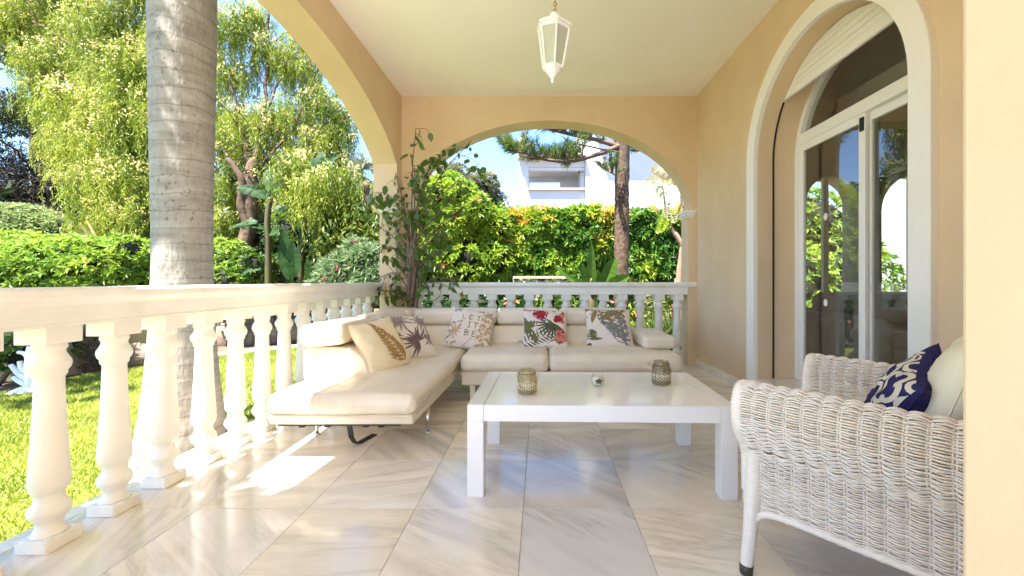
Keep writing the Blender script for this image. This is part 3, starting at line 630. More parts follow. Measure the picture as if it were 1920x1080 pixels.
# ---------------------------------------------------------------- jars on the table
JG = glassmat('amber_jar_glass', (.86, .80, .60), 1.45, .02, .10); JG2 = glassmat('smoky_jar_glass', (.76, .70, .50), 1.45, .02, .08); CLEAR = glassmat('clear_glass', (.97, .98, .95), 1.4)
LACE = mat('lace_print', (.70, .63, .42), rough=.6); LACED = mat('dark_lace_print', (.10, .085, .06), rough=.6); WIRE = mat('wire', (.22, .19, .15), rough=.4, metal=.8)
WAX = mat('wax', (.82, .78, .60), rough=.5)
def jar(loc, lab, gm, wire_side, sc=1.0):
    j = empty('candle_jar', loc); tag(j, lab, 'jar', 'lace printed candle jars on the coffee table')
    r = .0465 * sc; h = .112 * sc
    outer = [(r * .93, .001), (r, .006), (r, h * .66), (r * .96, h * .73), (r * .80, h * .80), (r * .76, h * .83), (r * .78, h * .86), (r * .74, h * .89), (r * .77, h * .93), (r * .745, h * .96), (r * .77, h), ]
    inner = [(a - .003, z) for a, z in reversed(outer[1:])]
    b = MB(); full = outer + inner; n = 28; vs = []; fs = []
    for a, z in full:
        for k in range(n): vs.append((a * math.cos(2 * math.pi * k / n), a * math.sin(2 * math.pi * k / n), z))
    for i in range(len(full) - 1):
        for k in range(n): k2 = (k + 1) % n; fs.append((i * n + k, i * n + k2, (i + 1) * n + k2, (i + 1) * n + k))
    fs.append(tuple(reversed(range(n))))
    b.add(vs, fs, True); link('glass', b.mesh('glass', gm), j)
    b = MB(); b2 = MB()
    def dot(a, z, rr, tgt, squ=1, off=.0012):
        q = []
        for k in range(8):
            t = 2 * math.pi * k / 8; ang = a + rr * math.cos(t) / r; q.append(((r + off) * math.cos(ang), (r + off) * math.sin(ang), z + rr * squ * math.sin(t)))
        tgt.add(q, [tuple(range(8))])
    for i in range(14):
        a = 2 * math.pi * i / 14
        for k in range(6): dot(a + .0062 * sc * math.cos(k * 1.047) / r, h * .42 + .0062 * sc * math.sin(k * 1.047), .0032 * sc, b)
        dot(a, h * .42, .0024 * sc, b2, 1, .0016)
        for k in range(5): dot(a + .224 + .007 * sc * math.cos(k * math.pi / 4) / r, h * .24 + .007 * sc * math.sin(k * math.pi / 4), .0024 * sc, b)
        dot(a, h * .58, .003 * sc, b); dot(a + .224, h * .52, .0022 * sc, b)
        dot(a, h * .16, .004 * sc, b2, .7); dot(a + .224, h * .13, .003 * sc, b2)
    link('lace_print', b.mesh('lace_print', LACE), j)['kind'] = 'stuff'; link('dark_lace_print', b2.mesh('dark_lace_print', LACED), j)['kind'] = 'stuff'
    b = MB(); ring = [(r * .80 * math.cos(2 * math.pi * k / 24), r * .80 * math.sin(2 * math.pi * k / 24), h * .845) for k in range(25)]; b.tube(ring, .0016, 6)
    if wire_side == 'front':
        pts = [(r * .82 * math.cos(a), -.012 - .034 * math.sin(a) * .6, h * .845 - .072 * sc * math.sin(a)) for a in [math.pi * i / 16 for i in range(17)]]
        pts = [(p[0] * 1.28 + .004, p[1] - .022 * math.sin(math.pi * i / 16), p[2]) for i, p in enumerate(pts)]
    else:
        pts = [(-r * .8 - .030 * math.sin(a), r * .5 * math.cos(a) * .5, h * .85 + .006 * math.cos(a)) for a in [math.pi * i / 16 for i in range(17)]]
    b.tube(pts, .0014, 6)
    for s in (-1, 1): b.lathe([(.0035, -.004), (.0035, .004)], (s * r * .86, 0, h * .845), 8)
    link('wire_handle', b.mesh('wire_handle', WIRE), j)
    b = MB(); b.lathe([(r * .55, .006), (r * .55, h * .22), (r * .5, h * .23)], n=18); link('candle', b.mesh('candle', WAX), j)
    return j
jar((-.0585, 1.905, .394), 'pale amber lace printed jar with its wire handle hanging in front', JG, 'front', 1.0)
jar((.622, 2.075, .394), 'darker smoky lace printed jar at the window end of the table', JG2, 'side', 1.04)
vt = empty('votive_glass', (.292, 2.035, .394)); tag(vt, 'small round clear tealight glass with a dark crest between two jars', 'candle glass')
b = MB(); vs = []; fs = []; n = 24; pr = [(.022, 0), (.033, .012), (.036, .030), (.033, .048), (.027, .060), (.0245, .060), (.030, .047), (.032, .030), (.028, .014), (.004, .010)]
for a, z in pr:
    for k in range(n): vs.append((a * math.cos(2 * math.pi * k / n), a * math.sin(2 * math.pi * k / n), z))
for i in range(len(pr) - 1):
    for k in range(n): k2 = (k + 1) % n; fs.append((i * n + k, i * n + k2, (i + 1) * n + k2, (i + 1) * n + k))
fs.append(tuple(reversed(range(n)))); b.add(vs, fs, True); link('glass', b.mesh('glass', CLEAR), vt)
b = MB(); b.lathe([(.026, .012), (.0275, .03), (.026, .042)], n=20); link('candle', b.mesh('candle', WAX), vt)
b = MB()
for (x, z, rx, rz) in ((0, .036, .007, .009), (-.010, .033, .008, .006), (.010, .033, .008, .006), (-.006, .024, .006, .005), (.006, .024, .006, .005), (0, .027, .006, .006)):
    b.add([(x + rx * math.cos(t), -.0372 - abs(x) * -.25, z + rz * math.sin(t)) for t in [2 * math.pi * k / 10 for k in range(10)]], [tuple(range(10))])
link('crest', b.mesh('crest', mat('crest_print', (.05, .055, .06), (.16, .05, .07), scale=90)), vt)
# ================================================================ CUSHIONS
PS = 1.0
def cushion(label, c, Rv, Up, w_, h_, th, m, seed, prints=(), group='printed cushions on the sofa', name='cushion', cat='cushion'):
    Rv = Vector(Rv).normalized(); Up = Vector(Up); Up = (Up - Rv * Up.dot(Rv)).normalized(); Nv = Rv.cross(Up)
    o = empty(name, c); tag(o, label, cat, group)
    def S(u, v, side=1, off=0.0):

        e = max(0, (1 - u * u)) * max(0, (1 - v * v))
        x = w_ / 2 * u * (1 - .085 * (1 - v * v) * u * u); y = h_ / 2 * v * (1 - .085 * (1 - u * u) * v * v)
        z = th / 2 * (e ** .42)
        q = Vector((u * 2.2 + seed * 7, v * 2.2, seed))
        z += (noise.noise(q) * .010 + noise.noise(q * 2.6) * .006) * min(1, e * 6)
        y -= .012 * (1 - v) * (1 - u * u) * .5
        return Rv * x + Up * y + Nv * ((z + off) * side)
    b = MB(); n = 26
    gl = [math.sin(math.pi / 2 * (2 * i / n - 1)) for i in range(n + 1)]
    f_ = lambda s: (lambda a, c: S(gl[int(round(a * n))], gl[int(round(c * n))], s))
    b.grid(f_(1), n, n); b.grid(lambda a, c: S(-gl[int(round(a * n))], gl[int(round(c * n))], -1), n, n)
    me = b.mesh('cover', m); t = bmesh.new(); t.from_mesh(me); bmesh.ops.remove_doubles(t, verts=t.verts[:], dist=.0003); bmesh.ops.recalc_face_normals(t, faces=t.faces[:]); t.to_mesh(me); t.free()
    for p in me.polygons: p.use_smooth = True
    link('cover', me, o)
    b = MB(); ring = [S(u, v) for u, v in [(gl[i], -1) for i in range(n)] + [(1, gl[i]) for i in range(n)] + [(-gl[i], 1) for i in range(n)] + [(-1, -gl[i]) for i in range(n + 1)]]
    b.tube(ring, .0022, 5); link('seam', b.mesh('seam', m), o)
    for nm, pm, polys in prints:
        b = MB()
        for lay, poly in enumerate(polys):
            q = [S(max(-.985, min(.985, x)), max(-.985, min(.985, y)), 1, .0012 + .00012 * (lay % 9)) for x, y in [(px * PS, py * PS) for px, py in poly]]
            ok = len(q) // 2
            b.add(q, [(i, i + 1, 2 * ok - 2 - i, 2 * ok - 1 - i) for i in range(ok - 1)])
        pr_o = link(nm, b.mesh(nm, pm), o); pr_o['kind'] = 'stuff'
    return o
def pleaf(cx, cy, ang, L, W, bend=0.0, n=6, p=.8):
    """leaf outline as two matched sides"""
    a = []; c = []
    for i in range(n + 1):
        t = i / n; an = ang + bend * t; x = cx + L * t * math.cos(ang + bend * t * .5); y = cy + L * t * math.sin(ang + bend * t * .5)
        wd = W / 2 * (math.sin(math.pi * min(1, t * .97 + .03)) ** p)
        a.append((x - wd * math.sin(an), y + wd * math.cos(an))); c.append((x + wd * math.sin(an), y - wd * math.cos(an)))
    return a + c[::-1]
def pdisc(cx, cy, rx, ry=None, ang=0): return pleaf(cx - rx * math.cos(ang), cy - rx * math.sin(ang), ang, 2 * rx, 2 * (ry or rx), 0, 8, .55)
def pline(x0, y0, x1, y1, w_=.025):
    dx, dy = x1 - x0, y1 - y0; l = math.hypot(dx, dy); nx, ny = -dy / l * w_ / 2, dx / l * w_ / 2; k = 5
    A = [(x0 + dx * i / k + nx, y0 + dy * i / k + ny) for i in range(k + 1)]; B = [(x0 + dx * i / k - nx, y0 + dy * i / k - ny) for i in range(k + 1)]
    return A + B[::-1]
GOLD = mat('gold_print', (.42, .25, .085), (.30, .17, .05), rough=.9, scale=30); MAUVE = mat('mauve_print', (.22, .16, .15), (.33, .26, .24), rough=.9, scale=25); MAUVE2 = mat('dark_mauve_print', (.12, .08, .085), (.18, .12, .11), rough=.9, scale=25)
INK = mat('ink_print', (.10, .08, .075), rough=.9); TAN = mat('tan_print', (.46, .30, .15), (.58, .42, .25), rough=.9, scale=40); GREYP = mat('grey_print', (.30, .265, .26), (.42, .38, .37), rough=.9, scale=35)
RED = mat('crimson_print', (.38, .02, .05), (.26, .012, .03), rough=.9, scale=30); CORALP = mat('coral_print', (.66, .24, .18), (.60, .12, .10), rough=.9, scale=35); OLIVE = mat('olive_print', (.17, .16, .05), (.10, .10, .035), rough=.9, scale=30); DKGREEN = mat('dark_green_print', (.065, .07, .035), (.11, .11, .06), rough=.9, scale=30)
MUST = mat('mustard_print', (.30, .20, .06), (.20, .13, .035), rough=.9, scale=25); SLATE = mat('slate_print', (.17, .165, .16), (.27, .26, .245), rough=.9, scale=25); OFFW = mat('off_white_print', (.72, .68, .56), rough=.9)
# fern
fern = []; a0 = R(118)
for i in range(12):
    t = i / 11; x = .55 - .75 * t; y = -.78 + 1.55 * t; L = .62 * (1 - t) ** .8 + .10
    fern.append(pleaf(x, y, a0 + R(52 - 10 * t), L, .13 - .04 * t, -.35)); fern.append(pleaf(x, y, a0 - R(52 - 10 * t), L * .8, .12 - .04 * t, .35))
fern.append(pline(.58, -.82, -.22, .80, .035)); fern.append(pleaf(-.2, .72, a0, .25, .07))
c1 = cushion('ivory cushion with one golden brown fern frond', (-1.055, 2.69, .492), (.15, .35, .03), (-.15, .06, .28), .365, .375, .13, IVORY, 1, [('fern_print', GOLD, fern)])
# palm fans
fan = []; fan2 = []
for cx, cy, r0, n_, a_, d_, lst in ((-.25, .55, .62, 15, 20, 340, fan), (.15, -.35, .75, 17, 30, 250, fan2), (.55, .5, .5, 13, 0, 360, fan), (-.75, -.05, .5, 11, -60, 200, fan2), (.7, -.25, .45, 9, 60, 240, fan)):
    for i in range(n_): lst.append(pleaf(cx, cy, R(a_ + d_ * i / n_), r0 * (.75 + .25 * math.sin(i * 2.3)), .075, .25 * math.sin(i)))
PS = 1.15
c2 = cushion('pale cushion printed with mauve grey palm fans', (-1.0, 3.06, .497), (.25, .29, -.02), (-.165, .14, .26), .40, .385, .13, LINEN, 2, [('palm_print', MAUVE, fan), ('palm_print', MAUVE2, fan2)])
# lettering
let = []
def glyph(ch, x, y, s):
    G = {'L': [(0, 1, 0, 0), (0, 0, .55, 0)], 'E': [(0, 1, 0, 0), (0, 1, .55, 1), (0, .5, .45, .5), (0, 0, .55, 0)], 'T': [(-.1, 1, .7, 1), (.3, 1, .3, 0)], 'I': [(0.25, 1, .25, 0), (.05, 1, .45, 1), (.05, 0, .45, 0)], 'B': [(0, 1, 0, 0), (0, 1, .45, .9), (.45, .9, .45, .6), (.45, .6, 0, .5), (0, .5, .52, .4), (.52, .4, .52, .1), (.52, .1, 0, 0)]}
    for a, b_, c, d in G[ch]: let.append(pline(x + a * s, y + b_ * s, x + c * s, y + d * s, .024))
for ch, x, y in (('L', -.36, .26), ('E', -.10, .26), ('T', .18, .26), ('I', -.10, -.08), ('T', .12, -.08), ('B', -.14, -.42), ('E', .14, -.42)): glyph(ch, x, y, .23)
tanp = []; greyp = []
rr = random.Random(4)
for i in range(46):
    x = .35 + .55 * rr.random(); y = -.85 + 1.5 * rr.random()
    if x - .25 * y > .25: tanp.append(pdisc(x, y, .05 + .05 * rr.random(), .04 + .03 * rr.random(), rr.random() * 3))
for i in range(30): x = -.9 + .55 * rr.random(); y = -.9 + 1.05 * rr.random(); (tanp if i % 3 else greyp).append(pdisc(x, y, .03 + .05 * rr.random(), .03 + .03 * rr.random(), rr.random() * 3))
for i in range(9): tanp.append(pleaf(-.55, -.25, R(20 + i * 40), .30, .06))
for cx, cy in ((-.62, .72), (.62, .66), (.30, .80)):
    for a in (35, 145, 215, 325): greyp.append(pleaf(cx, cy, R(a), .2 if cx < 0 else .15, .12))
for i in range(6): greyp.append(pleaf(-.15 + .05 * i, -.9 + .07 * i, R(60), .12, .03))
c3 = cushion('pale linen cushion lettered LET IT BE among tan flowers', (-.60, 3.52, .503), (.985, .02, -.16), (.12, .52, .72), .40, .385, .13, LINEN, 3, [('flower_print', TAN, tanp), ('butterfly_print', GREYP, greyp), ('lettering', INK, let)])
# red flowers
red = []; cor = []; olv = []; dkg = []
def bloom(cx, cy, r0, lst, n_=9):
    for i in range(n_): lst.append(pleaf(cx, cy, R(i * 360 / n_), r0, r0 * .62, 0, 6, .6))
bloom(-.18, .58, .33, red, 10); bloom(-.18, .58, .2, red, 7); bloom(.52, .35, .2, red); bloom(.66, .48, .14, cor); bloom(.42, .24, .12, red); bloom(.68, .22, .12, cor); bloom(.62, -.42, .30, cor, 9); bloom(.62, -.22, .16, red, 6)
for i in range(7): bloom(-.8 + .1 * i, .82 - .03 * (i % 3), .06, cor if i % 2 else red, 5)
for i in range(13): dkg.append(pleaf(.3, .1, R(150 + 15 * i), .72, .075, -.2))
for i in range(11):
    t = i / 10; dkg.append(pleaf(-.8 + 1.2 * t, -.75 + .5 * t, R(120), .34, .055, -.3)); dkg.append(pleaf(-.8 + 1.2 * t, -.75 + .5 * t, R(-40), .34, .055, .3))
for i in range(9): olv.append(pleaf(-.75 + .06 * i, .3 - .13 * i * .7, R(150 + 12 * i), .34, .16, .3)); olv.append(pleaf(-.55, -.1, R(40 + 25 * i), .36, .14))
olv.append(pleaf(.0, -.85, R(15), .8, .3, .4)); olv.append(pleaf(.25, .75, R(-5), .6, .22, -.5))
c4 = cushion('floral cushion with crimson blooms and striped palm leaves', (.045, 3.52, .503), (1, .0, -.02), (.0, .53, .70), .40, .385, .13, LINEN, 4, [('leaf_print', OLIVE, olv), ('palm_print', DKGREEN, dkg), ('bloom_print', CORALP, cor), ('bloom_print', RED, red)])
# monstera
mus = []; sla = []; olv = []
for i, a in enumerate((175, 200, 225, 250, 275, 300, 325, 350, 10)): mus.append(pleaf(-.62 + .09 * i, .86 - .04 * i, R(a + 20), .72, .20, .25))
mus.append(pleaf(-.95, .88, R(-3), 1.2, .14))
for i in range(7):
    t = i / 6; x = .22 + .35 * t; y = .62 - 1.3 * t
    sla.append(pleaf(x, y, R(205 - 8 * i), .72 - .25 * abs(t - .35), .25, -.35, 7, .6)); sla.append(pleaf(x, y, R(-35 - 6 * i), .48, .22, .3, 7, .6))
for i in range(5): sla.append(pleaf(.20, .60, R(60 + 30 * i), .32, .24, 0, 6, .6))
olv += [pleaf(-.62, -.18, R(250 + 18 * i - 40), .36, .22) for i in range(5)]; olv += [pleaf(-.8, -.55, R(-5), .55, .12, .2), pleaf(-.92, -.2, R(-80), .4, .15), pleaf(-.85, -.75, R(-30), .22, .2)]
c5 = cushion('pale cushion with mustard and slate monstera leaves', (.60, 3.53, .505), (1, -.03, -.015), (.0, .50, .70), .41, .385, .13, LINEN, 5, [('leaf_print', OLIVE, olv), ('monstera_print', MUST, mus), ('monstera_print', SLATE, sla)])
PS = 1.0
# a leaf lying on the seat
b = MB(); b.grid(lambda u, v: (-.20 + .05 * u, 3.60 + .02 * math.sin(math.pi * u) * (v - .5), .374 + .012 * math.sin(math.pi * u) * (1 - abs(v - .5))), 6, 4)
tag(b.build('dry_leaf', mat('dry_leaf', (.34, .17, .06), rough=.8), None), 'small curled brown leaf lying on the sofa seat', 'leaf')
# ================================================================ WICKER ARMCHAIR
wc = empty('wicker_armchair', (.673, 1.301, 0)); tag(wc, 'white woven wicker armchair with rolled arms and cream cushions', 'armchair')
Av = Vector((.7516, .6604, 0)); Bv = Vector((.6604, -.7516, 0)); O3 = Vector((.673, 1.301, 0)); CW, CD = .636, .55
def CH(a, b_, z): return O3 + Av * a + Bv * b_ + Vector((0, 0, z))
armp = [(.055, .30), (.058, .40), (.055, .48), (.046, .535), (.022, .575), (-.012, .590), (-.045, .578), (-.068, .545), (-.074, .50), (-.066, .455), (-.044, .418), (-.020, .395), (-.010, .36), (-.008, .30), (-.006, .25), (-.004, .205)]
def smooth_prof(pts, n):
    out, _ = limb([(p[0], 0, p[1]) for p in pts], 1, 1, k=12, wob=0)
    ds = [0]
    for p, q in zip(out, out[1:]): ds.append(ds[-1] + (q - p).length)
    res = []
    for i in range(n):
        s = ds[-1] * i / (n - 1); j = 0
        while j < len(ds) - 2 and ds[j + 1] < s: j += 1
        f = (s - ds[j]) / max(1e-9, ds[j + 1] - ds[j]); q = out[j].lerp(out[j + 1], f); res.append((q.x, q.z))
    return res
def tubes(paths, rad, nrm, sides=4):
    """many thin rods at once: paths (n,m,3), nrm (n,m,3) a direction across each"""
    Pp = np.asarray(paths, float); n, m, _ = Pp.shape
    Tn = unit(np.gradient(Pp, axis=1)); Nn = unit(nrm - Tn * np.sum(nrm * Tn, -1, keepdims=True)); Bn = np.cross(Tn, Nn)
    rad = np.broadcast_to(np.asarray(rad, float), (n, m))[..., None]
    ring = [Pp + (Nn * math.cos(2 * math.pi * k / sides) + Bn * math.sin(2 * math.pi * k / sides)) * rad for k in range(sides)]
    V = np.stack(ring, 2)
    idx = np.arange(n * m * sides).reshape(n, m, sides); Fs = []
    for k in range(sides):
        k2 = (k + 1) % sides; Fs.append(np.stack([idx[:, :-1, k], idx[:, :-1, k2], idx[:, 1:, k2], idx[:, 1:, k]], -1).reshape(-1, 4))
    return V.reshape(-1, 3), np.concatenate(Fs)
def weave(name, surf, U0, U1, V0n, step, stake, parent, amp=.0020, rib=.0085, rad=.0029, nv=None, srad=.0032):
    """woven panel: surf(p,s)->(pos, normal); weavers run along s, stakes along p"""
    Lp = nv; ns = int(round((U1 - U0) / stake)); m = ns * 6 + 1
    ss = np.linspace(U0, U1, m); pp = np.linspace(0, 1, Lp)
    Pn = np.zeros((Lp, m, 3)); Nn = np.zeros((Lp, m, 3))
    for i, p in enumerate(pp):
        for j, s in enumerate(ss):
            a, nn = surf(p, s); Pn[i, j] = a; Nn[i, j] = nn
    ph = (ss - U0) / stake * math.pi; par = np.where(np.arange(Lp) % 2 == 0, 1, -1)[:, None]
    jit = rng.normal(size=(Lp, 1)) * .0006
    disp = rib * np.abs(np.sin(ph))[None] + amp * par * np.cos(ph)[None] + jit
    rr_ = rad * (1 + .12 * rng.normal(size=(Lp, 1))) * np.ones((1, m))
    V1, F1 = tubes(Pn + Nn * disp[..., None], rr_, Nn)
    o = link(name, fastmesh(name, V1 - np.array(wpos(parent)), F1, WICK, True), parent); o['kind'] = 'stuff'
    js = np.arange(0, m, 6); SP = np.transpose(Pn[:, js], (1, 0, 2)); SN = np.transpose(Nn[:, js], (1, 0, 2))
    tg = np.cross(np.gradient(SP, axis=1), SN); tg = unit(tg) * .0036
    V2, F2 = tubes(np.concatenate([SP + tg, SP - tg]), srad, np.concatenate([SN, SN]))
    o = link('stakes', fastmesh('stakes', V2 - np.array(wpos(parent)), F2, WICK, True), parent); o['kind'] = 'stuff'
NP = 112; pr = smooth_prof(armp, NP)
def arm_surf(mirror):
    def f(p, s):
        x = p * (NP - 1); i = min(int(x), NP - 2); fr_ = x - i; a = pr[i][0] * (1 - fr_) + pr[i + 1][0] * fr_; z = pr[i][1] * (1 - fr_) + pr[i + 1][1] * fr_
        da, dz = pr[i + 1][0] - pr[i][0], pr[i + 1][1] - pr[i][1]; l = math.hypot(da, dz)
        na, nz = -dz / l, da / l
        na, nz = (na, nz) if True else 0
        # profile runs inside -> over -> outside; the outer side is on its right when a decreases
        na, nz = -abs(na) * (1 if True else 1) if False else dz / l, -da / l
        sg = -1 if mirror else 1
        flare = .018 * (1 - s / CD) * max(0, (z - .36) / .2)
        a2 = a - flare * (1 if z > .36 else 0)
        aa = CW - a2 if mirror else a2
        return CH(aa, s, z + .01 * (1 - s / CD) * (z > .4)), Av * (na * sg) + Vector((0, 0, nz))
    return f
weave('arm_weave', arm_surf(False), .0, CD, 0, .0068, .0423, wc, nv=112)
weave('arm_weave', arm_surf(True), .0, CD, 0, .0068, .0423, wc, nv=112)
# front rolls: wrapped bundles round the arm ends
def front_roll(mirror):
    f = arm_surf(mirror); pts = []; nr = []
    for i in range(0, 200):
        p = i / 199; q, nn = f(p, .0); pts.append(q - nn * .012 - Bv * .004); nr.append(nn)
    rad = [.0215 * (1 + .10 * math.sin(i * 2.2)) * (1 if 12 < i < 188 else .85) for i in range(200)]
    b = MB(); b.tube(pts, rad, 10); return b.build('wrapped_edge', WICK, wc)
front_roll(False); front_roll(True)
def leg_at(a, b_, fa, fb_, top):
    lg = empty('leg', (0, 0, 0)); lg.parent = wc
    b = MB(); p0 = CH(a, b_, top); p1 = CH(a + fa * .4, b_ + fb_ * .4, top * .45); p2 = CH(a + fa, b_ + fb_, .03)
    pts, rad = limb([p0, p1, p2], .026, .019, k=40, wob=0); rad = [x * (1 + .035 * math.sin(i * 2.3)) for i, x in enumerate(rad)]; b.tube(pts, rad, 12); b.build('post', WICK, lg)
    b = MB(); b.tube([p2, CH(a + fa * 1.05, b_ + fb_ * 1.05, .001)], [.0205, .019], 12); b.build('foot', mat('foot_cap', (.10, .075, .05), (.05, .045, .04), rough=.6, scale=40, metal=.3), lg)
leg_at(.0, .015, -.03, -.012, .40); leg_at(CW, .015, .03, -.012, .40); leg_at(.0, CD, -.02, .03, .40); leg_at(CW, CD, .02, .03, .40)
for mirror in (False, True):                               # curved skirt braces
    sgn = -1 if mirror else 1; a0_ = CW if mirror else 0
    pts, _ = limb([CH(a0_ - sgn * .022, -.002, .085), CH(a0_ - sgn * .012, .02, .165), CH(a0_ - sgn * .008, .075, .203), CH(a0_ - sgn * .006, .26, .205), CH(a0_ - sgn * .006, .48, .203), CH(a0_ - sgn * .012, .535, .17), CH(a0_ - sgn * .018, .56, .085)], 1, 1, k=20, wob=0)
    b = MB(); b.tube(pts, [.0115 * (1 + .08 * math.sin(i * 2.4)) for i in range(len(pts))], 8); b.build('skirt_brace', WICK, wc)
def front_surf(p, s): return CH(s, .004 + .02 * math.sin(math.pi * s / CW) * -1, .37 - .165 * p), -Bv
weave('apron_weave', front_surf, .03, CW - .03, 0, .0068, .0412, wc, nv=26)
def back_surf(p, s):
    z = .20 + .52 * p + .05 * math.sin(math.pi * s / CW) * p
    return CH(s, CD + .11 * max(0, z - .35) + .03 * math.sin(math.pi * s / CW), z), Bv
weave('back_weave', back_surf, .0, CW, 0, .0068, .0424, wc, nv=90)
soft_me = soft_box('seat_cushion', -.26, .26, -.26, .26, .345, .435, .035, CREAM, None, (.004, .004, .02), (), .003, 21, 14)
ang = math.atan2(Av.y, Av.x)
def into_chair(o, loc, rot):
    me = o.data; me.transform(Matrix.Translation(Vector(loc) - O3) @ rot); o.parent = wc
into_chair(soft_me, CH(CW / 2, .27, 0), Matrix.Rotation(ang, 4, 'Z'))
cb = cushion('cream canvas back cushion leaning in the wicker armchair', CH(.31, .452, .60), Av, Vector((0, 0, 1)) + Bv * .30, .50, .36, .15, CREAM, 9, (), None, 'back_cushion', 'cushion')
# navy pillow with trellis print
tr = []
def ringp(cx, cy, r0, wd, a0_, a1_, n_=12):
    A = [(cx + (r0 + wd / 2) * math.cos(a0_ + (a1_ - a0_) * i / n_), cy + (r0 + wd / 2) * math.sin(a0_ + (a1_ - a0_) * i / n_)) for i in range(n_ + 1)]
    B = [(cx + (r0 - wd / 2) * math.cos(a0_ + (a1_ - a0_) * i / n_), cy + (r0 - wd / 2) * math.sin(a0_ + (a1_ - a0_) * i / n_)) for i in range(n_ + 1)]
    return A + B[::-1]
for ix in range(-2, 3):
    for iy in range(-2, 3):
        cx, cy = ix * .82 + (.41 if iy % 2 else 0) + .1, iy * .60
        for a in range(4):
            poly = ringp(cx + .17 * math.cos(a * math.pi / 2), cy + .15 * math.sin(a * math.pi / 2), .20, .085, a * math.pi / 2 - 1.75, a * math.pi / 2 + 1.75)
            if all(abs(x) < 1.25 and abs(y) < 1.25 for x, y in poly) and any(abs(x) < .97 and abs(y) < .97 for x, y in poly): tr.append(poly)
tr = [[(max(-.975, min(.975, x)), max(-.975, min(.975, y))) for x, y in p] for p in tr]
nv_ = cushion('navy blue pillow with an off white trellis print on the armchair', CH(.295, .325, .525), -Av * .92 + Vector((0, 0, -.20)), Vector((0, 0, .86)) + Bv * .42 - Av * .20, .38, .355, .15, NAVY, 8, [('trellis_print', OFFW, tr)], None, 'throw_pillow', 'pillow')
# ================================================================ LANTERN
LT = Vector((.081, 2.2, 2.02)); ln_ = empty('hanging_lantern', LT); tag(ln_, 'white hexagonal lantern with frosted panes hanging on a brass chain', 'lantern')
FROST = glassmat('frosted_glass', (.80, .82, .62), 1.45, .35, .35); BRASS = mat('brass', (.55, .36, .12), rough=.35, metal=1)
LW = mat('lantern_white', (.88, .86, .82), rough=.4)
rot0 = R(38)
def lan(name, prof_, m, n_=6, sm=False, par=None):
    b = MB(); b.lathe(prof_, (0, 0, 0), n_, sm, rot0); return link(name, b.mesh(name, m), par or ln_)
lan('roof', [(.101, .268), (.103, .276), (.094, .281), (.088, .290), (.058, .312), (.034, .322), (.030, .334), (.026, .346), (.012, .352)], LW)
lan('finial', [(.004, -.028), (.008, -.022), (.009, -.012), (.006, -.004), (.011, .0), (.02, .008), (.024, .018), (.036, .030), (.044, .038), (.050, .044)], LW, 24, True)
lan('bottom_ring', [(.050, .044), (.056, .046), (.058, .060), (.052, .062)], LW); lan('top_ring', [(.082, .250), (.088, .251), (.090, .2675), (.08, .2675)], LW)
def hexpt(r, z, k): return Vector((r * math.cos(rot0 + k * math.pi / 3), r * math.sin(rot0 + k * math.pi / 3), z))
for k in range(6):
    b = MB(); b.tube([hexpt(.056, .058, k), hexpt(.087, .255, k)], .0055, 6, False); link('frame_bar', b.mesh('frame_bar', LW), ln_)
    b = MB(); q = [hexpt(.053, .0605, k), hexpt(.053, .0605, k + 1), hexpt(.083, .2515, k + 1), hexpt(.083, .2515, k)]; nn = (q[1] - q[0]).cross(q[3] - q[0]).normalized() * -.002
    b.add(q + [x + nn for x in q], [(0, 1, 2, 3), (7, 6, 5, 4), (0, 4, 5, 1), (1, 5, 6, 2), (2, 6, 7, 3), (3, 7, 4, 0)]); link('pane', b.mesh('pane', FROST), ln_)
b = MB(); b.lathe([(.008, .10), (.016, .11), (.026, .15), (.028, .17), (.022, .19), (.012, .21), (.012, .245)], n=16); link('bulb', b.mesh('bulb', LW), ln_)
zc = .350; lk = 0
while LT.z + zc < ZC - .01:
    b = MB(); pts = []
    for k in range(13):
        a = 2 * math.pi * k / 12; x, z_ = .007 * math.cos(a), .0125 * math.sin(a)
        pts.append((x, 0, zc + .0125 + z_) if lk % 2 == 0 else (0, x, zc + .0125 + z_))
    b.tube(pts, .0021, 6); link('chain_link', b.mesh('chain_link', BRASS), ln_); zc += .0195; lk += 1
b = MB(); b.tube([(.004, .002, .352), (.012, .0, .40), (-.008, .003, .45), (.008, 0, .52), (0, 0, .6), (.004, 0, ZC - LT.z)], .0022, 6); link('flex', b.mesh('flex', BRASS), ln_)
b = MB(); b.lathe([(.04, ZC - LT.z - .022), (.045, ZC - LT.z - .012), (.045, ZC - LT.z - .001)], n=24); link('ceiling_rose', b.mesh('ceiling_rose', LW), ln_)
piv = Vector((0, 0, .36))
tl = Matrix.Translation(piv) @ Matrix.Rotation(R(1.8), 4, 'Y') @ Matrix.Translation(-piv)
for ch in ln_.children:
    if not ch.name.startswith(('chain', 'flex', 'ceiling')): ch.data.transform(tl)
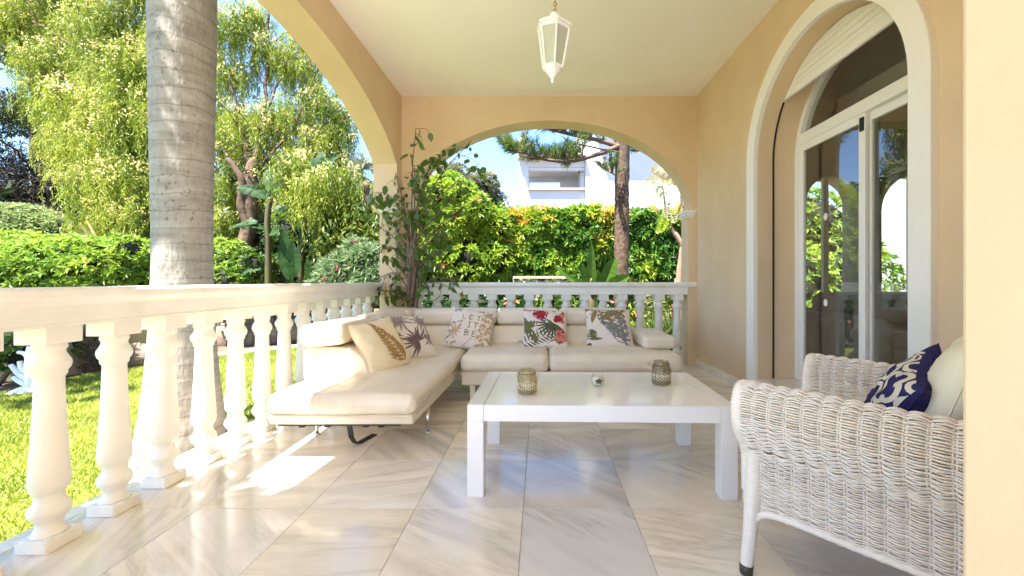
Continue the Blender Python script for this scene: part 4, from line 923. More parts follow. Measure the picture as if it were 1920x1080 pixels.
# ================================================================ ROYAL PALM
pm = empty('palm_tree', (-2.2, 2.5, ZG)); tag(pm, 'thick smooth grey ringed palm trunk rising just outside the balustrade', 'palm tree')
zs = [ZG, ZG + .1, -.02, .12, .3, .5, .7, .925, 1.2, 1.6, 2.0, 2.4, 2.8, 3.3, 4.0, 5.0]; rs_ = [.335, .318, .290, .262, .235, .215, .202, .1935, .190, .196, .205, .214, .219, .216, .20, .17]
zz = np.arange(ZG, 5.0, .016); b = MB(); n = 40; vs = []; fs = []
ringz = []; q = ZG
while q < 5: q += rng.uniform(.07, .21); ringz.append(q)
for i, z in enumerate(zz):
    r = float(np.interp(z, zs, rs_)) * .765; d = min(abs(z - x) for x in ringz); r += .0016 * math.exp(-(d / .014) ** 2)
    for k in range(n):
        a = 2 * math.pi * k / n; p = Vector((math.cos(a), math.sin(a), z * .8)); w_ = 1 + .018 * noise.noise(p * 1.8) + (.05 * max(0, .35 - z) * noise.noise(p * 3))
        vs.append((-2.2 + r * w_ * math.cos(a), 2.5 + r * w_ * math.sin(a), z))
for i in range(len(zz) - 1):
    for k in range(n): k2 = (k + 1) % n; fs.append((i * n + k, i * n + k2, (i + 1) * n + k2, (i + 1) * n + k))
b.add(vs, fs, True); b.build('trunk', PALMB, pm)
FROND = leafmat('palm_frond', [(.05, .09, .02), (.10, .15, .03)], .3)
for k in range(16):
    a = 2 * math.pi * k / 16 + .2
    if abs(a - R(259)) < R(18): continue  # gap shaped into the unseen crown so sun reaches the chaise
    d = Vector((math.cos(a), math.sin(a), 0)) * (.68 if abs(a - R(227)) < R(20) else 1); cl = Cloud()  # unseen fronds shortened on this side to let sun onto the lower trunk
    pts, rad = limb([Vector((-2.2, 2.5, 4.95)), Vector((-2.2, 2.5, 5.5 + .35 * (k % 2))) + d * .55, Vector((-2.2, 2.5, 5.4 + .5 * (k % 2))) + d * 1.3, Vector((-2.2, 2.5, 4.5 + .6 * (k % 2))) + d * 2.0], .02, .004, k=14, wob=0)
    P = np.array([list(p) for p in pts[6:]]); Dn = np.gradient(P, axis=0); S = unit(np.cross(Dn, [0, 0, 1]))
    for s in (-1, 1): cl.add(leaves(np.repeat(P, 2, 0), np.repeat(S * s + unit(Dn) * .5 + [0, 0, -.3], 2, 0) + rng.normal(size=(2 * len(P), 3)) * .1, np.repeat(np.array([[0, 0, 1.]]), 2 * len(P), 0), .44, .10, droop=.3))
    cl.build('frond', FROND, pm)
# ================================================================ GREENERY MATERIALS
PEP = leafmat('pepper_leaf', [(.05, .10, .014), (.15, .215, .022), (.26, .32, .032), (.38, .42, .055), (.50, .49, .11)], .45, big=.55)
PEPY = leafmat('pepper_blossom', [(.60, .50, .16), (.72, .60, .28), (.52, .52, .16)], .4)
CONF = leafmat('conifer_needle', [(.015, .017, .012), (.03, .032, .022), (.075, .06, .042), (.05, .06, .03)], .12, rough=.7, big=.4)
CONFG = leafmat('conifer_green', [(.03, .05, .012), (.07, .10, .025), (.10, .13, .04)], .25, rough=.6, big=.5)
BRIGHT = leafmat('bright_shrub_leaf', [(.05, .13, .015), (.17, .29, .03), (.33, .43, .05), (.50, .53, .10)], .4, big=.8)
FEATH = leafmat('feathery_leaf', [(.20, .27, .10), (.33, .40, .16), (.45, .49, .19)], .35)
FERNM = leafmat('golden_fern_leaf', [(.30, .30, .035), (.42, .38, .05), (.22, .27, .03)], .4)
MID = leafmat('garden_leaf', [(.03, .075, .014), (.07, .13, .02), (.14, .21, .03), (.24, .29, .045)], .4, big=.7)
DARK = leafmat('dark_leaf', [(.014, .04, .010), (.03, .07, .016), (.07, .12, .025)], .25, rough=.3, big=.8)
HEDGE = leafmat('hedge_leaf', [(.02, .07, .014), (.05, .15, .02), (.14, .27, .028), (.29, .40, .035), (.47, .49, .05)], .42, rough=.4, spec=.35, big=.9)
LIME = leafmat('lime_leaf', [(.09, .18, .016), (.20, .33, .022), (.34, .44, .035), (.48, .50, .05)], .45, big=.8)
SHOOT = leafmat('orange_shoot', [(.60, .20, .03), (.58, .38, .05), (.52, .48, .07), (.48, .50, .08)], .4)
FICUS = leafmat('ficus_leaf', [(.045, .115, .018), (.08, .165, .025), (.15, .23, .035)], .38, rough=.28, spec=.5)
OLEA = leafmat('oleander_leaf', [(.07, .14, .04), (.17, .25, .10), (.36, .42, .25)], .3, rough=.4)
PINK = leafmat('pink_flower', [(.60, .10, .18), (.70, .22, .28)], .3); ORFL = leafmat('orange_flower', [(.62, .12, .03), (.66, .22, .10)], .3); MAGE = leafmat('magenta_flower', [(.38, .02, .16), (.50, .05, .22)], .3)
STREL = leafmat('strelitzia_leaf', [(.016, .055, .012), (.04, .10, .02)], .35, rough=.55, spec=.25); BANA = leafmat('banana_leaf', [(.07, .16, .02), (.12, .22, .03)], .45, rough=.35)
YUC = leafmat('spiky_leaf', [(.05, .09, .02), (.12, .17, .04), (.22, .24, .08)], .3)
PINE = leafmat('pine_needle', [(.05, .10, .02), (.12, .18, .035), (.24, .28, .07)], .3, big=2)
OLIV = leafmat('olive_leaf', [(.10, .12, .05), (.18, .19, .08), (.26, .24, .11)], .3, big=.9)
JAC = leafmat('fern_leaflet', [(.34, .24, .03), (.46, .33, .05), (.28, .26, .06)], .4)
FANP = leafmat('fan_palm_leaf', [(.28, .30, .17), (.42, .42, .28)], .35)
CORE = mat('dark_core', (.022, .022, .012), (.012, .014, .008), rough=1, scale=8)  # added solid backing for the dark inside of foliage, stops see-through

# ================================================================ PEPPER TREES
def pepper(label, base, mains, limbs, clumps, per, nleaf, L=.115, W=.021, ln=.62):
    t = empty('pepper_tree', base); tag(t, label, 'tree', 'weeping pepper trees in the garden')
    b = MB()
    for pts, r0, r1 in mains:
        p, r = limb(pts, r0, r1, k=9, wob=.05); b.tube(p, [x * .78 * (1 + .16 * noise.noise(q * 5)) for x, q in zip(r, p)], 12)
    b.build('trunk', BARK, t)
    for pts, r0, r1 in limbs:
        b = MB(); p, r = limb(pts, r0 * .62, r1, k=7, wob=.09); b.tube(p, r, 7)
        for q in p[4::3]:
            e = q + Vector((rng.normal() * .4, rng.normal() * .3, rng.uniform(.1, .6))); pp, rr_ = limb([q, (q + e) / 2 + Vector((0, 0, .1)), e], r1 * .8, .006, k=4, wob=.05); b.tube(pp, rr_, 5)
        b.build('limb', BARK, t)
    cl = Cloud(); bl = Cloud()
    for (c, r) in clumps:
        m = int(per * r ** 1.6); st, _ = blob_points(c, (r * 1.12, r * .9, r * .8), m, .2)
        cl.add(strands(st, nleaf, ln, L, W))
        k = max(4, m // 4); s2, _ = blob_points(c, (r, r * .8, r * .55), k, .75); s2 = np.repeat(s2, 9, 0) + rng.normal(size=(k * 9, 3)) * .05
        bl.add(leaves(s2, rdir(len(s2)) + [0, 0, -.4], rdir(len(s2)), .07, .036))
    cl.build('foliage', PEP, t); bl.build('blossom', PEPY, t)
    return t
cA = [((40, 25, 10.4), 1.0), ((115, 115, 10.2), .95), ((205, 40, 9.6), 1.0), ((245, 120, 9.4), .95), ((175, 185, 9.6), .95), ((92, 165, 10), .5), ((130, 255, 9.4), .5), ((210, 260, 9.3), .95), ((255, 205, 9.1), .85), ((195, 335, 9.1), .75), ((245, 330, 8.9), .8), ((205, 385, 8.9), .55), ((258, 395, 8.8), .6), ((330, 90, 9.6), .9), ((340, 230, 9.4), .9), ((330, 350, 9.2), .7), ((270, -60, 9.6), 1.2), ((120, -70, 10.3), 1.1)]
cA = [(at(*c), r) for c, r in cA]
pepper('weeping pepper tree thick with yellow green foliage beside the palm trunk', (-8.3, 9.8, ZG), [([(-8.3, 9.8, ZG), (-8.2, 9.8, 1.2), (-8.4, 9.7, 2.4), (-8.6, 9.7, 3.6)], .20, .10)],
       [([(-8.5, 9.7, 2.8), at(150, 205, 9.7), at(60, 280, 9.7)], .06, .02), ([(-8.5, 9.7, 3.2), at(170, 120, 9.8), at(60, 40, 10)], .07, .02), ([(-8.5, 9.7, 3.4), at(240, 90, 9.5), at(230, -20, 9.5)], .07, .02), ([(-8.4, 9.7, 2.2), at(230, 230, 9.3), at(265, 330, 9)], .05, .015), ([(-8.5, 9.7, 3.0), at(215, 300, 9.4), at(200, 260, 9.3)], .05, .02)], cA, 380, 34, .11, .019, .85)
cB = [((432, 40, 9.3), .55), ((430, 130, 9.3), .55), ((505, 90, 9.6), .55), ((560, 120, 9.8), .6), ((600, 185, 9.8), .6), ((625, 250, 9.8), .5), ((530, 205, 9.5), .6), ((450, 275, 9.1), .75), ((560, 300, 9.4), .7), ((510, 335, 9.0), .6), ((425, 330, 8.9), .55), ((610, 330, 9.4), .55), ((655, 300, 9.8), .45), ((480, 225, 9.2), .6), ((640, 215, 10), .45), ((470, 20, 9.6), .5), ((570, 60, 9.8), .5), ((420, 210, 9.2), .5), ((590, 262, 9.6), .5), ((545, 385, 8.6), .45), ((620, 380, 8.8), .5), ((415, 400, 8.6), .35), ((665, 350, 9.2), .45), ((585, 335, 7.1), .36), ((640, 320, 7.2), .34), ((545, 300, 7.2), .3)]
cB = [(at(*c), r) for c, r in cB]
tB = at(430, 530, 8.4)
pepper('weeping pepper tree with a crooked brown trunk and sky showing between its sprays', (tB.x, tB.y, ZG),
       [([(tB.x - .35, 8.4, ZG), at(425, 525, 8.4), at(452, 470, 8.5), at(468, 400, 8.6), at(470, 330, 8.7), at(478, 300, 8.8)], .25, .13), ([at(462, 425, 8.5), at(453, 380, 8.5), at(452, 335, 8.5), at(430, 300, 8.5)], .12, .06)],
       [([at(470, 330, 8.7), at(462, 285, 8.8), at(440, 200, 9), at(428, 130, 9.2)], .085, .02), ([at(474, 320, 8.7), at(490, 250, 9), at(500, 140, 9.4), at(505, 30, 9.6), at(495, -40, 9.6)], .085, .02), ([at(476, 310, 8.8), at(510, 290, 9), at(560, 225, 9.4), at(600, 130, 9.8)], .06, .015), ([at(478, 318, 8.8), at(540, 290, 9.2), at(600, 250, 9.6), at(648, 222, 9.9)], .05, .012), ([at(494, 230, 9.1), at(520, 150, 9.5), at(560, 60, 9.7)], .04, .012), ([at(452, 335, 8.5), at(432, 300, 8.6), at(415, 280, 8.7)], .05, .02)], cB, 290, 30, .11, .019, .75)
# ================================================================ CONIFERS far left
def conifer(label, x, y, h, clumps, m, n, bare=5):
    t = empty('conifer_tree', (x, y, ZG)); tag(t, label, 'tree', 'dark conifers behind the pepper trees')
    b = MB(); p, r = limb([(x, y, ZG), (x + .2, y, h * .4), (x, y, h)], .3, .06, k=8, wob=.1); b.tube(p, r, 9); b.build('trunk', BARKD, t)
    for i in range(bare):
        z = h * (.15 + .13 * i); a = rng.uniform(-2.6, .3); e = Vector((x + 2.0 * math.cos(a), y + 2.0 * math.sin(a) - .6, z + rng.uniform(-.2, .9)))
        b = MB(); p, r = limb([(x, y, z), (Vector((x, y, z)) + e) / 2 + Vector((0, 0, .25)), e], .05, .012, k=7, wob=.12); b.tube(p, r, 6)
        for q in p[5::2]: pp, rr_ = limb([q, q + Vector((rng.normal() * .3, -.2, rng.normal() * .3))], .012, .004, k=3, wob=.05); b.tube(pp, rr_, 4)
        b.build('limb', BARKD, t)
    cl = Cloud()
    for c, r in clumps:
        k = int(n * r * r); pts, d = blob_points(c, (r, r, r * .7), k, .3)
        pts = np.repeat(pts, 5, 0); cl.add(leaves(pts, np.repeat(d, 5, 0) * .4 + rdir(len(pts)), rdir(len(pts)), rng.uniform(.14, .32, len(pts)), .04))
    cl.build('crown', m, t)
conifer('dark dry conifer with bare drooping limbs at the edge of the garden', -16.5, 13.2, 8.5, [(at(20, 345, 13), 1.0), (at(60, 350, 13.4), 1.0), (at(110, 360, 13.4), .8), (at(15, 300, 13.2), .8), (at(70, 60, 14), 1.3), (at(100, 20, 14), 1.2), (at(30, 100, 14), 1.0), (at(10, 200, 13.6), .9), (at(130, 345, 13), .8), (at(60, 395, 13), 1.0), (at(5, 390, 13), 1.0), (at(120, 400, 13), .8), (at(105, 310, 13.5), .7)], CONF, 260)
conifer('greener conifer showing between the pepper foliage', -14.6, 13.8, 6, [(at(60, 215, 13.6), 1.0), (at(100, 225, 13.6), .8), (at(20, 235, 13.6), .9), (at(110, 290, 13.8), .7), (at(160, 310, 13.8), .8)], CONFG, 240, 3)
conifer('dark conifer low behind the crooked pepper trunk', -9.6, 12.6, 4, [(at(430, 400, 12.4), .9), (at(440, 450, 12.4), .9), (at(490, 420, 12.6), .9), (at(540, 430, 12.8), .9), (at(590, 420, 12.8), .9), (at(280, 440, 12.6), .9), (at(200, 430, 13), .8), (at(640, 420, 12.8), .9), (at(300, 480, 12.6), .9)], CONF, 260, 2)
# far wood that closes the view
cl = Cloud(); n = 26000
a = rng.uniform(-1.18, -.22, n); d = rng.uniform(17, 22, n); P = np.stack([np.sin(a) * d * 1.05, np.cos(a) * d + 2, ZG + 5.2 * rng.random(n) ** 1.4 * (.75 + .35 * np.sin(a * 19) * np.sin(a * 7.3))], 1)
cl.add(leaves(P, rdir(n), rdir(n), rng.uniform(.25, .5, n), .2)); o = cl.build('far_wood', leafmat('far_leaf', [(.012, .022, .010), (.03, .05, .016), (.06, .085, .025)], .2, big=.3)); tag(o, kind='stuff')
# ================================================================ SHRUBS
def shrub(name, label, blobs, m, n, k, L, W, base=None, group=None, core=True, extra=(), spread=.9, cat='shrub', stems=4):
    c0 = Vector(blobs[0][0]); base = base or (c0.x, c0.y, ZG); t = empty(name, base); tag(t, label, cat, group)
    cl = Cloud()
    for c, r in blobs:
        pts, d = blob_points(c, r, int(n * (r[0] * r[2] + r[1] * r[2] + r[0] * r[1]) / 3), .8); keep = pts[:, 2] > ZG + .02; cl.add(rosettes(pts[keep], d[keep] + [0, -.2, .45], k, L, W, spread))
    cl.build('foliage', m, t)
    b = MB()
    for i in range(stems):
        c, r = blobs[i % len(blobs)]; c = Vector(c); p, rr_ = limb([(c.x + rng.normal() * r[0] * .2, c.y + rng.normal() * .1, ZG), (c + Vector((rng.normal() * r[0] * .3, 0, -r[2] * .3))), c + Vector((rng.normal() * r[0] * .5, 0, r[2] * .5))], .03, .008, k=5, wob=.04); b.tube(p, rr_, 6)
    b.build('stem', TWIG, t)
    if core:  # solid dark backing inside each blob, in place of modelled twigs
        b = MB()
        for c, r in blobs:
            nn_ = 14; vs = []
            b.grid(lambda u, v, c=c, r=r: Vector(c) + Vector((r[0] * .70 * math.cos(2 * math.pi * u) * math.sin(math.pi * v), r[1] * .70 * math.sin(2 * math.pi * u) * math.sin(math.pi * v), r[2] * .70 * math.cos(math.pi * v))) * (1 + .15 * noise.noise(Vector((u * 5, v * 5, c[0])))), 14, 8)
        b.build('dark_backing', CORE, t)['kind'] = 'stuff'
    for nm, em, kk, sz in extra:
        cl = Cloud()
        for c, r in blobs:
            pts, d = blob_points(c, r, kk, 1.0); pts = pts + d * .03; cl.add(rosettes(pts, d + [0, -.4, .3], 6, sz, sz * .6, 1.2))
        cl.build(nm, em, t, 'stuff')
    return t
# bank of bright shrubs behind the garden wall
shrub('garden_shrub', 'broad bright green shrub mass spreading behind the lawn up to the palm trunk', [(at(40, 520, 7.0), (1.3, .8, .62)), (at(150, 515, 7.2), (1.3, .9, .66)), (at(235, 512, 7.4), (.9, .8, .62)), (at(-60, 520, 7.0), (1.0, .8, .66))] + [(at(-20 + 22 * i + rng.uniform(-8, 8), 468 + rng.uniform(-12, 12), 7.3 + rng.uniform(-.3, .4)), (rng.uniform(.2, .34), .25, rng.uniform(.14, .3))) for i in range(14)], BRIGHT, 1000, 7, .125, .045, extra=(('flower', MAGE, 1, .04),))
shrub('garden_shrub', 'paler feathery shrub rising behind the bright shrub bank', [(at(30, 425, 9.0), (.85, .6, .5)), (at(95, 435, 9.2), (.8, .6, .42)), (at(-30, 440, 9), (.7, .6, .5))], FEATH, 2000, 8, .12, .034, spread=.7)
shrub('garden_shrub', 'yellow green shrub between the feathery shrub and the palm trunk', [(at(20, 470, 8.2), (.9, .6, .42)), (at(110, 478, 8.3), (1.1, .6, .40)), (at(225, 480, 8.4), (1.0, .6, .36))], BRIGHT, 900, 7, .12, .042)
shrub('garden_shrub', 'bushy green shrub at the foot of the crooked pepper trunk', [(at(425, 495, 7.8), (.45, .5, .5)), (at(440, 530, 7.6), (.5, .5, .45))], BRIGHT, 1500, 6, .085, .035)
fr_ = empty('golden_fern', at(185, 470, 8.6)); tag(fr_, 'golden fern fronds arching above the shrub bank', 'fern')
for i in range(11):
    a = R(20 + 14 * i); d = Vector((math.cos(a), rng.uniform(-.5, .1), .5 + .5 * math.sin(a))); p0 = at(188 + 4 * (i % 3), 468, 8.5)
    pts, _ = limb([p0, p0 + d * .35, p0 + d * .62 + Vector((0, 0, -.08))], 1, 1, k=10, wob=0); P = np.array([list(q) for q in pts]); Dn = unit(np.gradient(P, axis=0)); S = unit(np.cross(Dn, [0, -1, .3])); cl = Cloud(); Ls = .18 * (1 - np.linspace(0, .85, len(P)))
    for s in (-1, 1): cl.add(leaves(P, S * s + Dn * .6, np.repeat([[0, -1, .4]], len(P), 0), Ls, .035))
    cl.build('frond', FERNM, fr_)
# understory that hides the ground further back
for i, (u, v, Y, r) in enumerate([(500, 470, 9.4, .8), (560, 440, 9.8, .8), (620, 455, 9.6, .8), (680, 440, 9.6, .9), (540, 500, 9.0, .6), (480, 520, 9.2, .5), (600, 500, 9.2, .6), (660, 380, 10.2, .8), (700, 500, 9.2, .7), (590, 385, 10.4, .8)]):
    shrub('understory_shrub', ['dense dark shrub behind the banana like leaves', 'tall shrub in the thicket under the pepper tree', 'leafy thicket shrub beside the tall stalks', 'thicket shrub close to the veranda column', 'low thicket shrub behind the upright paddle leaves', 'low thicket shrub behind the lattice block wall', 'low thicket shrub between the strelitzia and the oleander', 'tall thicket shrub above the oleander', 'shrub behind the oleander by the column', 'tall shrub rising behind the leafy stalks'][i], [(at(u, v, Y), (r, .5, r * .85))], MID if i % 2 else DARK, 1000, 6, .11, .045, group='thicket shrubs under the pepper tree')
# strelitzia
def paddle(name, p0, d, L, W, up, m, parent, bend=.25, tear=0):
    """one broad leaf blade; torn ones hang in strips from the midrib"""
    d = Vector(d).normalized(); S = d.cross(Vector(up)).normalized(); Nn = S.cross(d); b = MB(); p0 = Vector(p0)
    def mid(t): return p0 + d * (L * t) - Vector((0, 0, 1)) * (bend * L * t * t)
    def wd(t): return W / 2 * (math.sin(math.pi * min(1, .06 + t * .94)) ** .65)
    ns = 16
    for sg in (-1, 1):
        a_ = 0.0
        for i in range(ns):
            t0, t1 = i / ns, (i + 1) / ns
            if tear and rng.random() < tear: a_ = rng.uniform(-.15, .75)
            dr = .28 + a_
            row = []
            for f_ in (0, .35, .7, 1.0):
                for t in (t0, t1):
                    w_ = wd(t) * f_ * (1 - (.12 * rng.random() if tear and f_ == 1 else 0)); row.append(mid(t) + S * (sg * w_ * math.cos(min(1.3, a_ * f_))) + Nn * (.28 * w_) * (1 - a_) - Vector((0, 0, 1)) * (a_ * w_ * f_) + d * (.10 * w_))
            b.add(row, [(0, 1, 3, 2), (2, 3, 5, 4), (4, 5, 7, 6)] if sg > 0 else [(0, 2, 3, 1), (2, 4, 5, 3), (4, 6, 7, 5)], True)
    b.tube([mid(i / 8) - Nn * .004 for i in range(9)], [.011 * (1 - i / 9) + .002 for i in range(9)], 5)
    return b.build(name, m, parent)
st = empty('strelitzia_plant', at(560, 528, 7.4)); st.location.z = ZG; tag(st, 'giant strelitzia with two tall stalks and upright dark paddle leaves', 'plant')
def stalk(pts, r0, r1, m=None):
    b = MB(); p, r = limb(pts, r0, r1, k=8, wob=.015); b.tube(p, r, 8); b.build('stalk', m or STALK, st)
STALK = mat('stalk_green', (.085, .085, .022), (.085, .05, .025), rough=.6, scale=2.2)
stalk([at(503, 560, 7.4), at(503, 470, 7.4), at(502, 415, 7.4), at(507, 370, 7.4)], .06, .045); stalk([at(562, 560, 7.5), at(567, 470, 7.5), at(575, 400, 7.5), at(588, 330, 7.6)], .055, .035)
for (u, v, Y), d, L, W in (((545, 525, 7.2), (-.10, -.05, 1), 1.0, .34), ((553, 520, 7.1), (.02, -.1, 1), .68, .30), ((580, 528, 7.3), (.16, .05, 1), .95, .30), ((566, 515, 7.5), (.02, .1, 1), 1.0, .3), ((590, 520, 7.2), (.75, -.2, .55), .62, .30), ((545, 515, 7.6), (-.25, .1, .9), .85, .28)): paddle('leaf', at(u, v, Y), d, L, W, (0, -1, .2), STREL, st, .08, .15)
for (u, v, Y), d, L, W in (((482, 418, 7.3), (-.95, -.3, .12), .52, .30), ((506, 372, 7.4), (-.7, -.2, .6), .8, .3), ((510, 370, 7.4), (.55, -.3, .75), .9, .3), ((507, 365, 7.4), (-.15, .2, 1), 1.0, .3), ((588, 332, 7.6), (-.5, -.3, .8), .9, .32), ((590, 330, 7.6), (.6, -.2, .7), 1.0, .32), ((590, 330, 7.6), (.1, .2, 1), 1.0, .3), ((584, 360, 7.5), (.9, -.4, .2), .8, .28), ((505, 440, 7.3), (.7, -.5, .3), .55, .22), ((500, 430, 7.4), (-.6, -.5, .4), .6, .24), ((575, 390, 7.4), (-.9, -.3, .3), .7, .28), ((490, 505, 7.2), (-.9, -.2, .05), .4, .12)): paddle('leaf', at(u, v, Y), d, L * .85, W * .85, (.25 * d[0], -.75, .65), STREL, st, .38, .4)
shrub('understory_shrub', 'mid green shrub round the feet of the giant strelitzia', [(at(470, 505, 7.6), (.35, .3, .35)), (at(530, 515, 7.8), (.4, .3, .4)), (at(610, 500, 7.9), (.4, .3, .5)), (at(540, 440, 8.2), (.45, .3, .45)), (at(620, 430, 8.3), (.45, .3, .5))], MID, 900, 7, .13, .04)
# oleander and hanging shrub by the column
shrub('oleander_shrub', 'pale narrow leaved oleander with small pink flowers beside the column', [(at(655, 505, 6.6), (.34, .3, .26)), (at(690, 490, 6.5), (.26, .3, .24)), (at(640, 535, 6.6), (.4, .4, .22)), (at(705, 525, 6.4), (.3, .3, .26)), (at(670, 470, 6.7), (.16, .2, .16)), (at(625, 510, 6.7), (.2, .2, .18))], OLEA, 3000, 9, .17, .026, extra=(('flower', PINK, 6, .05),), spread=.8)
def drooper(label, clumps, base, name='ficus_shrub'):
    t = empty(name, base); tag(t, label, 'shrub'); cl = Cloud(); b = MB()
    for c, r in clumps:
        p, rr_ = limb([base, (Vector(base) + Vector(c)) / 2 + Vector((.1, 0, .2)), c], .03, .01, k=6, wob=.06); b.tube(p, rr_, 6)
        st_, _ = blob_points(c, (r, r, r * .7), int(150 * r), .3); cl.add(strands(st_, 9, .5, .13, .055, .8))
    b.build('stem', TWIG, t); cl.build('foliage', leafmat('drooping_leaf', [(.05, .10, .015), (.12, .17, .025), (.26, .28, .04)], .4, rough=.35), t); return t
drooper('drooping yellow green shrub hanging above the oleander', [(at(630, 410, 7.4), .5), (at(680, 400, 7.4), .5), (at(655, 440, 7.2), .4), (at(700, 430, 7.2), .45), (at(640, 370, 7.6), .45), (at(610, 440, 7.3), .35), (at(690, 470, 7.0), .3)], (-3.3, 7.5, ZG))
fp = empty('fan_palm', at(690, 520, 8.6)); fp.location.z = ZG; tag(fp, 'pale fan palm leaves behind the veranda column', 'palm')
b = MB(); p_, r_ = limb([(fp.location.x, 8.6, ZG), at(690, 420, 8.6), at(688, 345, 8.6)], .09, .07, k=6); b.tube(p_, r_, 9); b.build('trunk', BARK, fp)
for k in range(6):
    a = R(-20 + 44 * k); c = at(688 + 14 * math.cos(a), 335 - 18 * math.sin(a), 8.5 - .02 * k); cl = Cloud(); m_ = 14; aa = a + np.linspace(-1.5, 1.5, m_); D = np.stack([np.cos(aa), np.full(m_, -.25), np.sin(aa)], 1); cl.add(leaves(np.repeat([list(c)], m_, 0), D, np.repeat([[0, -1, .2]], m_, 0), rng.uniform(.35, .55, m_), .018, droop=.45)); cl.build('frond', FANP, fp)
# ---- low wall, stump, rocks, sculpture along the lawn
gw = empty('garden_wall', (-7, 4.9, ZG)); tag(gw, 'low khaki rendered planter wall behind the coral sculpture', 'garden wall')
prism('wall', [(-8.6, 3.7), (-6.15, 5.15), (-5.85, 6.0), (-5.70, 6.0), (-6.05, 5.05), (-8.5, 3.55)], 'xy', ZG - .02, .42, GWALL, gw, bevel=.01)
prism('coping', [(-8.62, 3.72), (-6.17, 5.17), (-5.87, 6.03), (-5.67, 6.0), (-6.02, 5.03), (-8.48, 3.52)], 'xy', .421, .46, GWALL, gw, bevel=.008)
sp_ = empty('palm_stump', (-6.05, 4.9, ZG)); p0 = at(186, 690, 5.35); sp_.location = (p0.x, p0.y, ZG); tag(sp_, 'shaggy brown fibrous palm stump against the khaki wall', 'stump')
b = MB(); b.lathe([(.15, ZG), (.14, -.05), (.15, .2), (.13, .45), (.05, .5)], (p0.x, p0.y, 0), 16); b.build('trunk', BARKD, sp_)
n = 900; a = rng.uniform(0, 6.28, n); z_ = rng.uniform(ZG + .05, .48, n); P = np.stack([p0.x + .14 * np.cos(a), p0.y + .14 * np.sin(a), z_], 1); cl = Cloud(); cl.add(leaves(P, np.stack([np.cos(a) * .6, np.sin(a) * .6, rng.uniform(-.2, 1, n)], 1), rdir(n), .09, .014)); cl.build('fibre', leafmat('palm_fibre', [(.06, .04, .025), (.20, .13, .08), (.36, .26, .17)], .1, .8), sp_)
shrub('garden_shrub', 'small dark clump growing against the khaki wall', [(at(20, 660, 4.75), (.35, .25, .2)), (at(150, 640, 5.3), (.15, .15, .2))], MID, 900, 6, .08, .04)
def rock(label, c, r, seed):
    b = MB(); b.grid(lambda u, v: Vector(c) + Vector((r[0] * math.cos(2 * math.pi * u) * math.sin(math.pi * v), r[1] * math.sin(2 * math.pi * u) * math.sin(math.pi * v), r[2] * math.cos(math.pi * v))) * (1 + .35 * noise.noise(Vector((math.cos(2 * math.pi * u) * 1.3, math.sin(2 * math.pi * u) * 1.3 + seed, v * 3)))), 18, 10)
    tag(b.build('boulder', ROCK), label, 'rock', 'boulders at the edge of the lawn')
rock('rounded brown boulder beside the fibrous stump', at(262, 668, 5.7), (.22, .18, .18), 1); rock('boulder by the sandy strip just past the palm trunk', at(425, 640, 7.7), (.30, .22, .28), 2); rock('boulder in the middle of the sandy strip', at(478, 635, 7.9), (.24, .2, .26), 3); rock('boulder at the far end of the sandy strip', at(520, 632, 8.0), (.26, .2, .24), 4); rock('low boulder behind the sofa headrest', at(560, 625, 8.1), (.25, .2, .22), 5)
b = MB(); b.box(-6.5, -2.6, 8.1, 8.3, ZG, .05); o = b.build('retaining_wall', ROCK, None, bevel=.02); tag(o, 'low brown retaining edge behind the boulders', 'garden wall')
cs = empty('coral_sculpture', (-5.5, 4.36, ZG)); tag(cs, 'white branching coral sculpture standing at the lawn edge', 'sculpture'); b = MB()
c0 = Vector((-5.5, 4.36, ZG))
def cb_(pts, r): p, rr_ = limb([c0 + Vector(q) for q in pts], r[0] * .72, r[1] * .75, k=7, wob=.02); b.tube(p, rr_, 9)
cb_([(.02, 0, 0), (.03, 0, .16), (.02, 0, .32), (.03, 0, .50)], (.075, .05)); cb_([(.02, 0, .14), (-.12, .02, .19), (-.19, 0, .30)], (.05, .025)); cb_([(.02, 0, .22), (-.06, 0, .25), (-.09, 0, .34)], (.04, .028)); cb_([(.02, 0, .34), (-.04, 0, .42), (-.10, -.01, .44)], (.035, .022)); cb_([(.03, 0, .24), (.14, 0, .30), (.20, 0, .38), (.16, 0, .42)], (.05, .03)); cb_([(.03, 0, .38), (.10, 0, .42), (.18, 0, .40)], (.05, .03)); cb_([(.02, 0, .06), (-.10, 0, .12), (-.16, 0, .16)], (.04, .025)); cb_([(.03, 0, .05), (.10, 0, .10), (.14, .0, .14)], (.05, .03))
b.build('branch', CORAL, cs); b = MB(); b.grid(lambda u, v: c0 + Vector(((.17 + .04 * math.sin(u * 40)) * v * math.cos(2 * math.pi * u), .14 * v * math.sin(2 * math.pi * u), .06 * (1 - v * v) + .004)), 24, 5); b.build('base', CORAL, cs)
